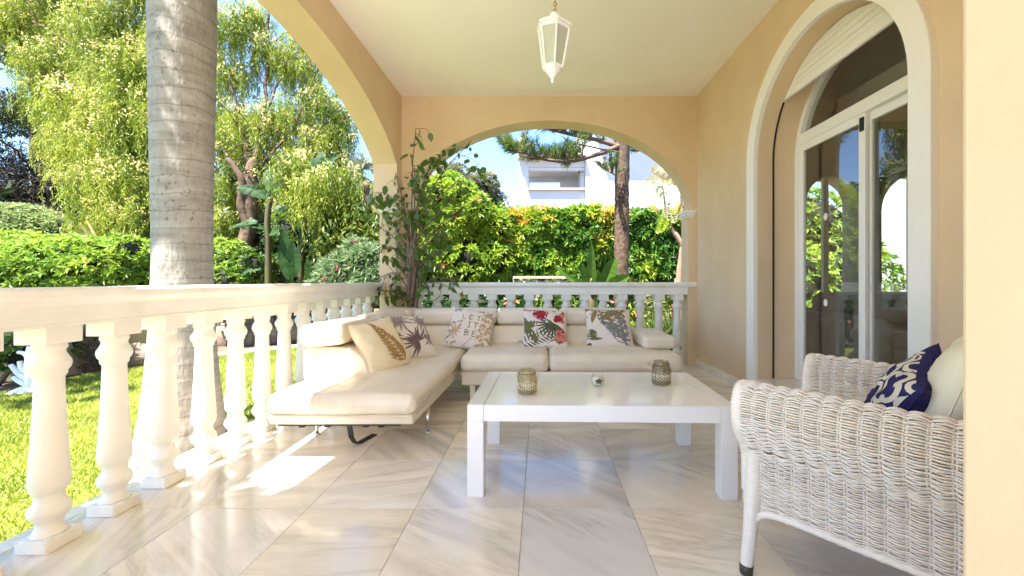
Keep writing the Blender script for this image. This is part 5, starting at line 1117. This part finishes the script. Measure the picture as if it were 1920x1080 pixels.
# pedestal with lattice blocks far behind
pe = empty('garden_pillar', at(460, 535, 8.8)); pe.location.z = ZG; x0 = pe.location.x; tag(pe, 'cream stone pillar with a pointed cap beside the lattice block wall', 'pillar'); STONE = mat('cream_stone', (.50, .43, .31), (.42, .35, .24), rough=.9, scale=5)
rbox('shaft', x0 - .09, x0 + .09, 8.72, 8.9, ZG, .92, STONE, pe, .006); rbox('cap', x0 - .12, x0 + .12, 8.69, 8.93, .921, .96, STONE, pe, .008); b = MB(); b.lathe([(.08, .961), (.075, 1.0), (.03, 1.06), (.04, 1.10), (.015, 1.17)], (x0, 8.81, 0), 14); b.build('finial', STONE, pe)
def block_wall(label, x0, x1, y, z0, z1, m, name='lattice_wall', dz=.22, dx=.22):
    t = empty(name, ((x0 + x1) / 2, y, z0)); tag(t, label, 'garden wall'); b = MB(); b.box(x0, x1, y - .04, y + .04, z1 - .05, z1); b.box(x0, x1, y - .05, y + .05, z0, z0 + .06); b.build('coping', m, t, bevel=.004)
    nx = max(1, int((x1 - x0) / dx)); nz_ = max(1, int((z1 - z0 - .11) / dz)); sx = (x1 - x0) / nx; sz = (z1 - z0 - .11) / nz_; me = None
    for i in range(nx):
        for j in range(nz_):
            if me is None:
                b = MB(); rr_ = min(sx, sz) / 2
                b.tube([(rr_ * .55 * math.cos(a), 0, rr_ * .55 * math.sin(a)) for a in [2 * math.pi * k / 12 for k in range(13)]], .018, 5)
                for a in range(4): b.tube([(rr_ * .5 * math.cos(a * math.pi / 2 + math.pi / 4), 0, rr_ * .5 * math.sin(a * math.pi / 2 + math.pi / 4)), (sx / 2 * (1 if a in (0, 3) else -1), 0, sz / 2 * (1 if a in (0, 1) else -1))], .02, 5)
                b.box(-sx / 2, sx / 2, -.025, .025, -sz / 2, -sz / 2 + .02); b.box(-sx / 2, -sx / 2 + .02, -.025, .025, -sz / 2 + .021, sz / 2)
                me = b.mesh('block', m)
            link('block', me, t, (x0 + sx * (i + .5) - t.location.x, 0, z0 + .06 + sz * (j + .5) - z0))
    return t
block_wall('pale lattice block wall beyond the strelitzia', x0 + .1, x0 + 1.9, 8.8, .3, .93, HWHITE); block_wall('cream pierced screen at the foot of the hedge', at(962, 520, 8.15).x, at(1068, 520, 8.15).x, 8.15, ZG, 1.0, STONE, 'lattice_screen', .2, .19); block_wall('white pierced block wall at the end of the hedge by the house', at(1266, 520, 7.6).x, at(1330, 520, 7.6).x, 7.6, ZG, .95, HWHITE, 'lattice_wall', .2, .2)
# ================================================================ HEDGE
def hedge(label, x0, x1, y0, y1, z1, m, dens, k, L, W, shoots, name='hedge'):
    t = empty(name, ((x0 + x1) / 2, (y0 + y1) / 2, ZG)); tag(t, label, 'hedge')
    b = MB(); b.box(x0 + .15, x1 - .1, y0 + .22, y1, ZG, z1 - .25); b.build('dark_backing', CORE, t)  # dark backing box added inside so the hedge isn't see-through
    def surf(n):
        f = rng.random(n) < (z1 - ZG) / (z1 - ZG + (y1 - y0) * .7)
        X = rng.uniform(x0, x1, n); Zf = rng.uniform(ZG, z1, n); Yt = rng.uniform(y0, y1, n)
        P = np.where(f[:, None], np.stack([X, np.full(n, y0), Zf], 1), np.stack([X, Yt, np.full(n, z1)], 1)); Nr = np.where(f[:, None], [0, -1., .35], [0, -.25, 1.])
        bump = np.array([noise.noise(Vector(p) * 1.5) * .16 + noise.noise(Vector(p) * 3.5) * .09 for p in P]); P = P + Nr * bump[:, None] + rng.normal(size=(n, 3)) * .05
        P -= Nr * (rng.random((n, 1)) ** 2) * .22
        return P, Nr + rng.normal(size=(n, 3)) * .25
    cl = Cloud(); P, Nr = surf(int(dens * (x1 - x0))); cl.add(rosettes(P, Nr, k, L, W, 1.05)); cl.build('foliage', m, t)
    cl = Cloud(); P, Nr = surf(int(shoots * 1.5 * (x1 - x0))); keep = np.array([noise.noise(Vector(p) * .9 + Vector((9, 0, 0))) for p in P]) + (P[:, 2] > z1 - .35) * .26 > .40; P = P[keep] + Nr[keep] * .06; cl.add(rosettes(P, Nr[keep] + [0, 0, .6], 9, L * 1.0, W * .8, .8)); cl.build('young_shoots', SHOOT, t)
    for i in range(int((x1 - x0) * 1.2)):                 # loose twigs above the top
        x = rng.uniform(x0, x1); c = Vector((x, y0 + .4, z1)); e = c + Vector((rng.normal() * .15, 0, rng.uniform(.12, .35))); pp, rr_ = limb([c - Vector((0, 0, .2)), (c + e) / 2, e], .008, .003, k=4, wob=.03); b = MB(); b.tube(pp, rr_, 4); o = b.build('twig', TWIG, t)
        cl = Cloud(); P = np.array([list(q) for q in pp for _ in range(3)]); cl.add(leaves(P, rdir(len(P)), rdir(len(P)), .08, .035)); cl.build('twig_leaf', m, t)
    return t
hedge('tall clipped hedge with orange and yellow young shoots behind the veranda', -1.9, 3.75, 9.2, 10.4, 2.47, HEDGE, 720, 9, .165, .052, 210)
shrub('lime_shrub', 'lime yellow tall shrub standing beside the hedge', [(at(820, 375, 9.0), (.42, .5, .5)), (at(865, 372, 9.0), (.40, .5, .42)), (at(895, 395, 8.9), (.35, .5, .38)), (at(790, 400, 9.1), (.5, .5, .6)), (at(840, 425, 8.9), (.6, .5, .5)), (at(925, 425, 9.1), (.38, .4, .36)), (at(800, 480, 9.0), (.6, .5, .8)), (at(870, 490, 8.9), (.6, .5, .7)), (at(845, 350, 9.2), (.25, .3, .32)), (at(925, 490, 9.0), (.4, .45, .6))], LIME, 900, 8, .15, .046, extra=(('orange_flower', ORFL, 2, .08),))
shrub('olive_tree', 'dull olive coloured tree top showing above the lime shrub', [(at(850, 335, 13), (.6, .5, .5)), (at(905, 350, 13), (.55, .5, .5)), (at(930, 385, 13.2), (.4, .4, .5)), (at(880, 370, 13), (.8, .5, .7))], OLIV, 900, 6, .14, .04, cat='tree')
shrub('understory_shrub', 'dark green shrub behind the veranda column', [(at(760, 450, 9.6), (.6, .5, .9)), (at(730, 400, 10.2), (.7, .5, .8)), (at(770, 500, 9.2), (.6, .5, .6))], MID, 1000, 6, .11, .045)
flo = [((895, 590, 7.2), ORFL, 'low planting with orange flowers below the lime shrub'), ((975, 600, 7.1), ORFL, 'low planting with orange flowers before the pierced screen'), ((1050, 585, 7.1), ORFL, 'low planting with the largest orange blooms'), ((1115, 600, 7.0), PINK, 'low green planting under the banana leaves'), ((820, 600, 7.3), PINK, 'low green planting next to the potted ficus')]
for (u, v, Y), fm, lab in flo:
    shrub('flower_bed_plant', lab, [(at(u, v, Y), (.42, .35, .42))], DARK if u != 1050 else MID, 1500, 6, .10, .05, extra=(('flower', fm, 9, .05),), group='flower bed plants below the hedge')
# araucaria like pine with its trunk
pt_ = empty('pine_tree', at(1165, 560, 7.0)); pt_.location.z = ZG; tag(pt_, 'brown pine trunk with long needled side branches reaching over the hedge', 'tree')
PBARK = mat('pine_bark', (.15, .095, .06), (.055, .034, .022), rough=.95, scale=14, bump=1.2, bscale=26)
b = MB(); p, r = limb([(at(1164, 525, 7).x, 7, ZG), at(1165, 525, 7), at(1166, 380, 7), at(1167.5, 260, 7), at(1168.5, 100, 7), at(1169.5, -60, 7)], .135, .105, k=26, wob=.002)
n_ = 20; vs = []; fs = []
for i, (q, rr_) in enumerate(zip(p, r)):
    for k in range(n_):
        a = 2 * math.pi * k / n_; d = Vector((math.cos(a), math.sin(a), 0)); ro = rr_ * (1 + .10 * noise.noise((q + d * .2) * 9) + .06 * noise.noise((q + d * .2) * 22)); vs.append(q + d * ro)
for i in range(len(p) - 1):
    for k in range(n_): k2 = (k + 1) % n_; fs.append((i * n_ + k, i * n_ + k2, (i + 1) * n_ + k2, (i + 1) * n_ + k))
b.add(vs, fs, True); b.build('trunk', PBARK, pt_)
def pine_branch(pts, r0, r1, tuft_from, dens=9, L=.15, dead=False):
    br = empty('branch', (0, 0, 0)); br.parent = pt_; br.location = Vector(pts[0]) - pt_.location
    b = MB(); p, r = limb(pts, r0, r1, k=12, wob=.015); b.tube(p, r, 7)
    cl = Cloud()
    if not dead:
        for j, q in enumerate(p[tuft_from:]):
            for s in range(1 + j % 2):
                up = rng.uniform(.05, .34); e = q + Vector((rng.normal() * .09 - .08, rng.normal() * .16, up)); pp, rr_ = limb([q, (q + e) / 2 + Vector((-.02, 0, -.02)), e], .010, .005, k=5, wob=.012); b.tube(pp, rr_, 4)
                P = np.array([list(x) for x in pp[4:]]); P = np.repeat(P, dens, 0); ax = np.array(list((e - q).normalized()))
                cl.add(leaves(P, ax * .95 + rdir(len(P)) * .8, rdir(len(P)), L * rng.uniform(.6, 1.1, len(P)), .011))
    b.build('bough', TWIG, br)
    if not dead: cl.build('needles', PINE, br)
pine_branch([at(1163, 272, 6.95), at(1130, 286, 6.8), at(1080, 301, 6.6), at(1030, 301, 6.5), at(985, 287, 6.4), at(962, 283, 6.4)], .045, .012, 20)
pine_branch([at(1163, 275, 6.95), at(1120, 262, 6.9), at(1070, 252, 6.8), at(1030, 243, 6.7), at(1000, 232, 6.7)], .045, .012, 8, 8, .15)
pine_branch([at(1172, 262, 7.0), at(1195, 277, 7.1), at(1212, 288, 7.2)], .03, .01, 6, 8, .14)
pine_branch([at(1160, 285, 6.9), at(1110, 275, 6.7), at(1075, 268, 6.6), at(1050, 255, 6.6)], .018, .004, 0, dead=True); pine_branch([at(1138, 282, 6.8), at(1136, 298, 6.8), at(1127, 317, 6.8)], .008, .003, 0, dead=True)
pine_branch([at(1157, 330, 6.85), at(1152, 328, 6.8), at(1148, 322, 6.75)], .008, .004, 14, 8, .08)
pine_branch([at(1168, 180, 7), at(1100, 205, 6.7), at(1040, 205, 6.5), at(980, 190, 6.4)], .04, .012, 14, 12, .16); pine_branch([at(1168, 120, 7), at(1230, 140, 7.3), at(1300, 130, 7.6)], .04, .012, 10, 12, .16); pine_branch([at(1168, 60, 7), at(1110, 60, 6.8), at(1040, 70, 6.6)], .04, .012, 10, 12, .16)
# banana
ba = empty('banana_plant', at(1110, 560, 6.3)); ba.location.z = ZG; tag(ba, 'bright green banana plant with upright leaves beside the pine trunk', 'plant')
b = MB(); b.tube([(ba.location.x, 6.3, ZG), (ba.location.x, 6.3, .5), (ba.location.x, 6.3, .95)], [.07, .06, .04], 10); b.build('stalk', STALK, ba)
for (u, v), d, L, W in (((1108, 545), (.0, -.1, 1), .78, .17), ((1128, 545), (.35, .0, .9), .60, .26), ((1095, 540), (-.75, -.2, .62), .62, .13), ((1102, 548), (-.2, -.2, .9), .48, .15), ((1135, 540), (.75, -.2, .45), .42, .2), ((1112, 560), (.1, -.3, .9), .5, .2)): paddle('leaf', at(u, v, 6.3), d, L, W, (.25, -1, .1), BANA, ba, .05, .06)
# spiky plants
for i, (u, v, Y, lab) in enumerate(((1222, 600, 5.9, 'spiky tuft of long narrow leaves beside the pine foot'), (1262, 600, 6.1, 'spiky tuft of narrow leaves at the end of the railing'))):
    t = empty('spiky_plant', at(u, v, Y)); t.location.z = ZG; tag(t, lab, 'plant', 'spiky plants behind the end balustrade'); cl = Cloud(); n = 130; d = rdir(n); d[:, 2] = np.abs(d[:, 2]) * 1.6 + .2
    cl.add(leaves(np.repeat([list(t.location + Vector((0, 0, .15)))], n, 0), d, rdir(n), rng.uniform(.5, .85, n), .028, droop=.15)); cl.build('leaf_tuft', YUC, t)
    b = MB(); b.tube([t.location, t.location + Vector((0, 0, .2))], .07, 8); b.build('stem', BARK, t)
shrub('flower_bed_plant', 'bare twiggy bed plant with pink flowers by the house corner', [(at(1245, 575, 7.0), (.5, .3, .28))], OLIV, 700, 5, .08, .03, extra=(('flower', PINK, 10, .05),), core=False)
# small flowering tree at the house corner
ft = empty('frangipani_tree', at(1282, 560, 6.6)); ft.location.z = ZG; tag(ft, 'slender bare forked tree in front of the hedge end by the house', 'tree'); FB = mat('frangipani_bark', (.36, .24, .16), (.22, .14, .09), rough=.85, scale=6, bump=.4)
b = MB()
for pts, r0, r1 in (([(at(1272, 525, 6.6).x, 6.6, ZG), at(1274, 525, 6.6), at(1280, 460, 6.6)], .06, .05), ([at(1280, 462, 6.6), at(1268, 440, 6.6), at(1258, 425, 6.6), at(1250, 400, 6.6), at(1241, 345, 6.6)], .05, .012), ([at(1280, 462, 6.6), at(1287, 440, 6.6), at(1281, 415, 6.6), at(1278, 370, 6.6), at(1276, 340, 6.6)], .045, .012), ([at(1286, 440, 6.6), at(1292, 400, 6.6), at(1285, 345, 6.7)], .03, .01)):
    p, r = limb(pts, r0, r1, k=8, wob=.015); b.tube(p, [x * (1 + .15 * noise.noise(q * 14)) for x, q in zip(r, p)], 8)
b.build('trunk', FB, ft)
def pinnate(p0, d, L, m, parent, lw_=.11, ww=.02):
    d = Vector(d); pts, _ = limb([p0, Vector(p0) + d * L * .5 + Vector((0, 0, .05)), Vector(p0) + d * L + Vector((0, 0, -.08))], 1, 1, k=9, wob=0); P = np.array([list(q) for q in pts]); Dn = unit(np.gradient(P, axis=0)); S = unit(np.cross(Dn, [0, -1, .2])); cl = Cloud(); Ls = lw_ * np.sin(np.linspace(.5, 2.9, len(P)))
    for s in (-1, 1): cl.add(leaves(P, S * s + Dn * .3, np.repeat([[0, -1, .3]], len(P), 0), Ls, ww))
    b = MB(); b.tube(pts, .004, 4); cl.build('leaf', m, parent)
for (u, v), d, L, m in (((1243, 345), (-.9, -.1, .15), .32, JAC), ((1243, 330), (-.6, 0, .5), .28, JAC), ((1243, 335), (.6, -.2, .4), .34, JAC), ((1243, 340), (1, -.2, -.05), .35, JAC), ((1262, 345), (.9, 0, .1), .3, JAC), ((1242, 355), (-.7, -.2, -.6), .32, FANP), ((1243, 360), (.1, -.2, -1), .34, FANP), ((1250, 385), (.5, -.1, -.8), .25, FANP), ((1240, 350), (-.2, 0, -1), .34, FANP), ((1256, 410), (-.6, -.3, -.5), .3, LIME), ((1275, 345), (-.8, 0, .3), .25, FANP), ((1258, 424), (-.9, -.2, -.1), .26, LIME)): pinnate(at(u, v, 6.55), d, L, m, ft)
# ================================================================ NEIGHBOUR HOUSE
HY = 20.0
nh = empty('neighbour_house', (at(1100, 400, HY).x, HY, ZG)); tag(nh, 'white two storey house with a roofed balcony beyond the hedge', 'house')
def hbox(name, u0, u1, v0, v1, y0, y1, m, bev=.01):
    p0 = at(u0, v1, HY); p1 = at(u1, v0, HY); b = MB(); b.box(p0.x, p1.x, y0, y1, p0.z, p1.z); return b.build(name, m, nh, bevel=bev)
def hz(v): return .925 - (v - 525) / 760 * HY
def hx(u): return (u - 1012) / 760 * HY
hbox('parapet', 991, 1097, 357.5, 560, HY, HY + .25, HWHITE); hbox('parapet_coping', 990, 1097.5, 353.5, 357.3, HY - .14, HY + .3, HPINK)
hbox('corner_post', 974, 991, 300, 560, HY - .02, HY + .5, HWHITE, .03); hbox('corner_post', 971, 988, 262, 299.8, HY - .3, HY + .3, HWHITE, .03)
hbox('balcony_ceiling', 985, 1097, 298, 313, HY + .0, HY + 2.2, HWHITE); hbox('balcony_beam', 990, 1097, 313.3, 319, HY + .05, HY + .3, HWHITE)
b = MB()                                                   # back wall of the balcony with its opening
y0 = HY + 2.0; kx = (HY + 3.9) / HY
q = lambda u, v: at(u, v, y0)
for (ua, ub, va, vb) in ((975, 993, 560, 300), (1050, 1092, 560, 300), (993.1, 1049.9, 341, 300), (993.1, 1049.9, 560, 356)): b.box(q(ua, 0).x, q(ub, 0).x, y0, y0 + .2, q(0, va).z, q(0, vb).z)
b.build('balcony_wall', HWHITE, nh)
b = MB(); b.box(hx(1090), hx(1097) - .01, HY + .3, HY + 1.99, -1, hz(313.4)); b.build('balcony_wall', HWHITE, nh)
hbox('wall_lamp', 1085.5, 1089, 308.5, 321, HY + .22, HY + .34, BARK); hbox('ceiling_lamp', 1020, 1027, 322, 326, HY + 1, HY + 1.2, GREYF)
# roof of the balcony: rows of tiles on a slope
rf = MB(); ys = HY - .45
rf.add([(hx(974), ys, hz(299)), (hx(1097), ys, hz(299)), (hx(1097), HY + 5, hz(255)), (hx(974), HY + 5, hz(255)), (hx(974), ys, hz(297)), (hx(1097), ys, hz(297)), (hx(1097), HY + 5, hz(253)), (hx(974), HY + 5, hz(253))], [(0, 3, 2, 1), (4, 5, 6, 7), (0, 1, 5, 4), (1, 2, 6, 5), (2, 3, 7, 6), (3, 0, 4, 7)])
rf.build('roof', RTILE, nh)
tm = None
for i in range(22):
    x = hx(974) + (hx(1097) - hx(974)) * (i + .5) / 22; b = MB(); p0 = Vector((0, ys - .03, hz(297))); p1 = Vector((0, HY + 5, hz(253)))
    if tm is None: b.tube([p0, p1], .075, 8, True); tm = b.mesh('tile', HPINK if False else RTILE)
    o = link('tile', tm, nh, Vector((x, 0, 0)) - nh.location)
for i in range(5):
    t = empty('solar_panel', (hx(1002 + 16 * i), HY + 1.4, hz(285))); tag(t, ['solar panel at the open end of the roof row', 'second solar panel from the roof end', 'middle solar panel of the roof row', 'solar panel second from the chimney', 'solar panel nearest the chimney'][i], 'solar panel', 'solar panels on the neighbour roof')
    t.rotation_euler.x = R(38); b = MB(); b.box(-.185, .185, -.02, .02, -.0, .01); sz_ = .19
    b = MB(); b.box(-.195, .195, -.42, .42, -.02, .02); link('frame', b.mesh('frame', CHROME), t); b = MB(); b.box(-.175, .175, -.40, .40, .0205, .024); link('panel', b.mesh('panel', mat('solar_cell', (.10, .13, .24), rough=.2)), t)
# gable and big wall with a deep eave
b = MB(); b.add([(hx(1072), HY - .1, hz(300)), (hx(1097), HY - .1, hz(300)), (hx(1097), HY - .1, hz(236)), (hx(1082), HY - .1, hz(255)), (hx(1072), HY + 5, hz(300)), (hx(1097), HY + 5, hz(300)), (hx(1097), HY + 5, hz(236)), (hx(1082), HY + 5, hz(255))], [(0, 1, 2, 3), (7, 6, 5, 4), (0, 3, 7, 4), (3, 2, 6, 7), (2, 1, 5, 6)]); b.build('gable', HPINK, nh)
b = MB(); b.box(hx(1097.3), hx(1420), HY - .2, HY + 8, -1, hz(205)); b.build('wall', HWHITE, nh)
b = MB(); b.box(hx(1101), hx(1440), HY - 1.28, HY - .201, hz(205), hz(196)); b.build('eave', HPINK, nh)
b = MB(); b.box(hx(1258), hx(1275), HY - .215, HY - .201, hz(360), hz(378)); b.build('vent', GREYF, nh)
ga = empty('garden_trellis', (hx(960) * .6, 12, ZG)); tag(ga, 'white arched wire trellis at the end of the hedge', 'trellis')
b = MB(); cx = at(968, 400, 12).x; cz = at(968, 402, 12).z
for rr_ in (.58, .40): b.tube([(cx + rr_ * math.cos(a), 12, cz + rr_ * .75 * math.sin(a)) for a in [math.pi * i / 20 for i in range(21)]], .018, 6)
b.tube([(cx - .6, 12, cz), (cx + .6, 12, cz)], .018, 6); b.tube([(cx - .6, 12, cz - .16), (cx + .6, 12, cz - .16)], .014, 6)
for i in range(6): x = cx - .5 + .2 * i; b.tube([(x, 12, ZG), (x, 12, cz + .75 * math.sqrt(max(0, .58 ** 2 - (x - cx) ** 2)))], .012, 5)
b.build('frame', HWHITE, ga)
cl = Cloud(); n = 260; P = np.stack([rng.uniform(cx - .6, cx + .6, n), np.full(n, 12.0), rng.uniform(cz - .3, cz + .22, n)], 1); cl.add(leaves(P, rdir(n), rdir(n), .10, .045)); cl.build('creeper', MID, ga)
# beyond the living room windows
shrub('bougainvillea_shrub', 'sunlit bush with crimson flowers seen through the glass door', [((5.6, 7.6, .9), (1.1, .6, 1.0)), ((4.6, 7.2, .7), (.6, .5, .9)), ((5.2, 7.9, 2.0), (.9, .6, .7)), ((4.9, 6.9, .2), (.9, .5, .5)), ((7.0, 6.6, .15), (1.2, .5, .45))], BRIGHT, 900, 6, .11, .045, extra=(('flower', PINK, 8, .07),))
ww_ = empty('white_wing', (7.5, 8.2, ZG)); tag(ww_, 'white sunlit house wing with an arched window seen through the glass door', 'house')
b = MB(); b.box(6.3, 10.5, 8.2, 8.6, ZG, 5); b.build('wall', HWHITE, ww_); 
b = MB(); ar = [(8.0 + .42 * math.cos(a), 2.0 + .42 * math.sin(a)) for a in [math.pi * i / 16 for i in range(17)]]; prism('window', [(8.42, .8)] + ar + [(7.58, .8)], 'xz', 8.15, 8.199, mat('window_dark', (.10, .12, .13), rough=.1), ww_)
shrub('garden_tree', 'leafy tree out on the lawn that shades the near end of the balustrade', [((-2.40, .16, 3.45), (.55, .62, .5)), ((-2.62, .30, 3.6), (.5, .5, .5)), ((-2.2, -.1, 3.2), (.4, .4, .4))], MID, 700, 6, .14, .06, base=(-3.0, -.4, ZG), cat='tree')
shrub('garden_tree', 'airy tree further out on the lawn that shades the coral sculpture', [((-6.75, 3.05, 4.2), (.6, .6, .4)), ((-7.3, 2.7, 4.5), (.5, .5, .4)), ((-6.1, 2.7, 4.6), (.3, .4, .3)), ((-7.0, 3.6, 4.3), (.5, .4, .3))], MID, 420, 6, .16, .06, base=(-7.6, 2.6, ZG), cat='tree', core=False, stems=1)
# ================================================================ POTTED FICUS in the corner
fz = empty('potted_ficus', (-1.30, 4.16, 0)); tag(fz, 'straggly potted weeping fig with twisted stems in the veranda corner', 'plant')
b = MB(); b.lathe([(.10, .001), (.135, .22), (.145, .23), (.145, .26), (.128, .26), (.126, .235), (.02, .23)], (-1.30, 4.16, 0), 24); b.build('pot', mat('terracotta', (.40, .19, .10), rough=.8, scale=6), fz)
FBARK = mat('ficus_bark', (.23, .155, .11), (.12, .08, .055), rough=.9, scale=18, bump=.8, bscale=40)
for k in range(5):
    b = MB(); pts = []
    for i in range(9):
        z = .24 + i * .175; a = i * .75 + k * 2 * math.pi / 5; rr_ = .032 - .0015 * i; pts.append((-1.30 + rr_ * math.cos(a) + .012 * i * (1 if k % 2 else -.4) * (k - 2) * .4, 4.16 + rr_ * math.sin(a), z))
    p, r = limb(pts, .027, .012, k=5, wob=.006); b.tube(p, r, 8); b.build('stem', FBARK, fz)
tips = []
br_end = [(-.42, -.05, .55), (-.33, .05, .20), (-.30, -.1, -.05), (-.36, .0, .35), (-.15, -.06, .75), (.05, -.1, 1.05), (.02, .0, .80), (.25, -.05, .85), (.42, -.1, .95), (.62, -.12, .98), (.70, -.14, .80), (.55, -.1, .62), (.48, -.05, .45), (.35, .0, .30), (.30, -.1, .05), (.20, -.12, -.2), (-.20, -.12, -.25), (-.34, -.05, -.18), (.12, -.1, .60), (-.05, -.12, .45), (-.25, -.12, .60), (.22, -.1, .55), (.72, -.1, .55), (-.22, -.1, .1), (.05, -.12, .25), (.42, -.1, .2), (.45, -.12, -.1)]
zb0 = 1.0
for i, (dx, dy, dz) in enumerate(br_end):
    z0 = .62 + 1.0 * max(0, min(1, (dz + .3) / 1.3)) * rng.uniform(.75, 1.0); s = Vector((-1.30 + .02 * math.cos(i * 2.1), 4.16 + .02 * math.sin(i), z0)); e = Vector((-1.30 + dx, 4.16 + dy, zb0 + dz * (1.36 if dz > 0 else 1)))
    mid = s.lerp(e, .5) + Vector((0, 0, .08 + .05 * math.sin(i))); p, r = limb([s, mid, e], .009, .003, k=10, wob=.035); b = MB(); b.tube(p, r, 5)
    for j in range(5, len(p), 2):
        q = p[j]; d = Vector((rng.normal() * .11, rng.normal() * .07, rng.normal() * .07 + .02)); pp, rr_ = limb([q, q + d * .6, q + d + Vector((0, 0, -.03))], .0034, .0016, k=4, wob=.012); b.tube(pp, rr_, 4); tips += [pp[2], pp[3], pp[-1]]
    tips += [p[-1], p[-3]]
    b.build('branch', FBARK, fz)
lm = []
for k in range(4):
    b = MB(); L_ = .078 + .008 * k; W_l = .046
    def f(u, v, k=k):
        wd = W_l * (math.sin(math.pi * (.02 + .98 * u) ** .8) ** .9) * (1 - .2 * u); s = v - .5; return (s * 2 * wd / 2 * 1.6, -abs(s) * .012 - .010 * u * (k - 1), -.012 - L_ * u)
    b.grid(f, 6, 2); lm.append(b.mesh('leaf', FICUS))
random.shuffle(tips); more = tips[300:470]; tips = tips[:300]
for i, q in enumerate(tips):
    o = link('leaf', lm[i % 4], fz, q - fz.location); o.rotation_euler = (rng.normal() * .5, rng.normal() * .4, rng.uniform(0, 6.28)); s = rng.uniform(.65, 1.08); o.scale = (s, s, s)
P = np.array([list(q) for q in more]); n = len(P); cl = Cloud(); cl.add(leaves(P, np.array([0, 0, -1.]) + rng.normal(size=(n, 3)) * .35, rdir(n), rng.uniform(.05, .08, n), .038, fold=.2)); cl.build('small_leaf', FICUS, fz, 'stuff')
# ================================================================ bring everything to metres
M = Matrix.Scale(F, 4)
for me in bpy.data.meshes: me.transform(M)
for o in bpy.data.objects:
    if o.type in ('MESH', 'EMPTY'): o.location *= F
bpy.context.view_layer.update()
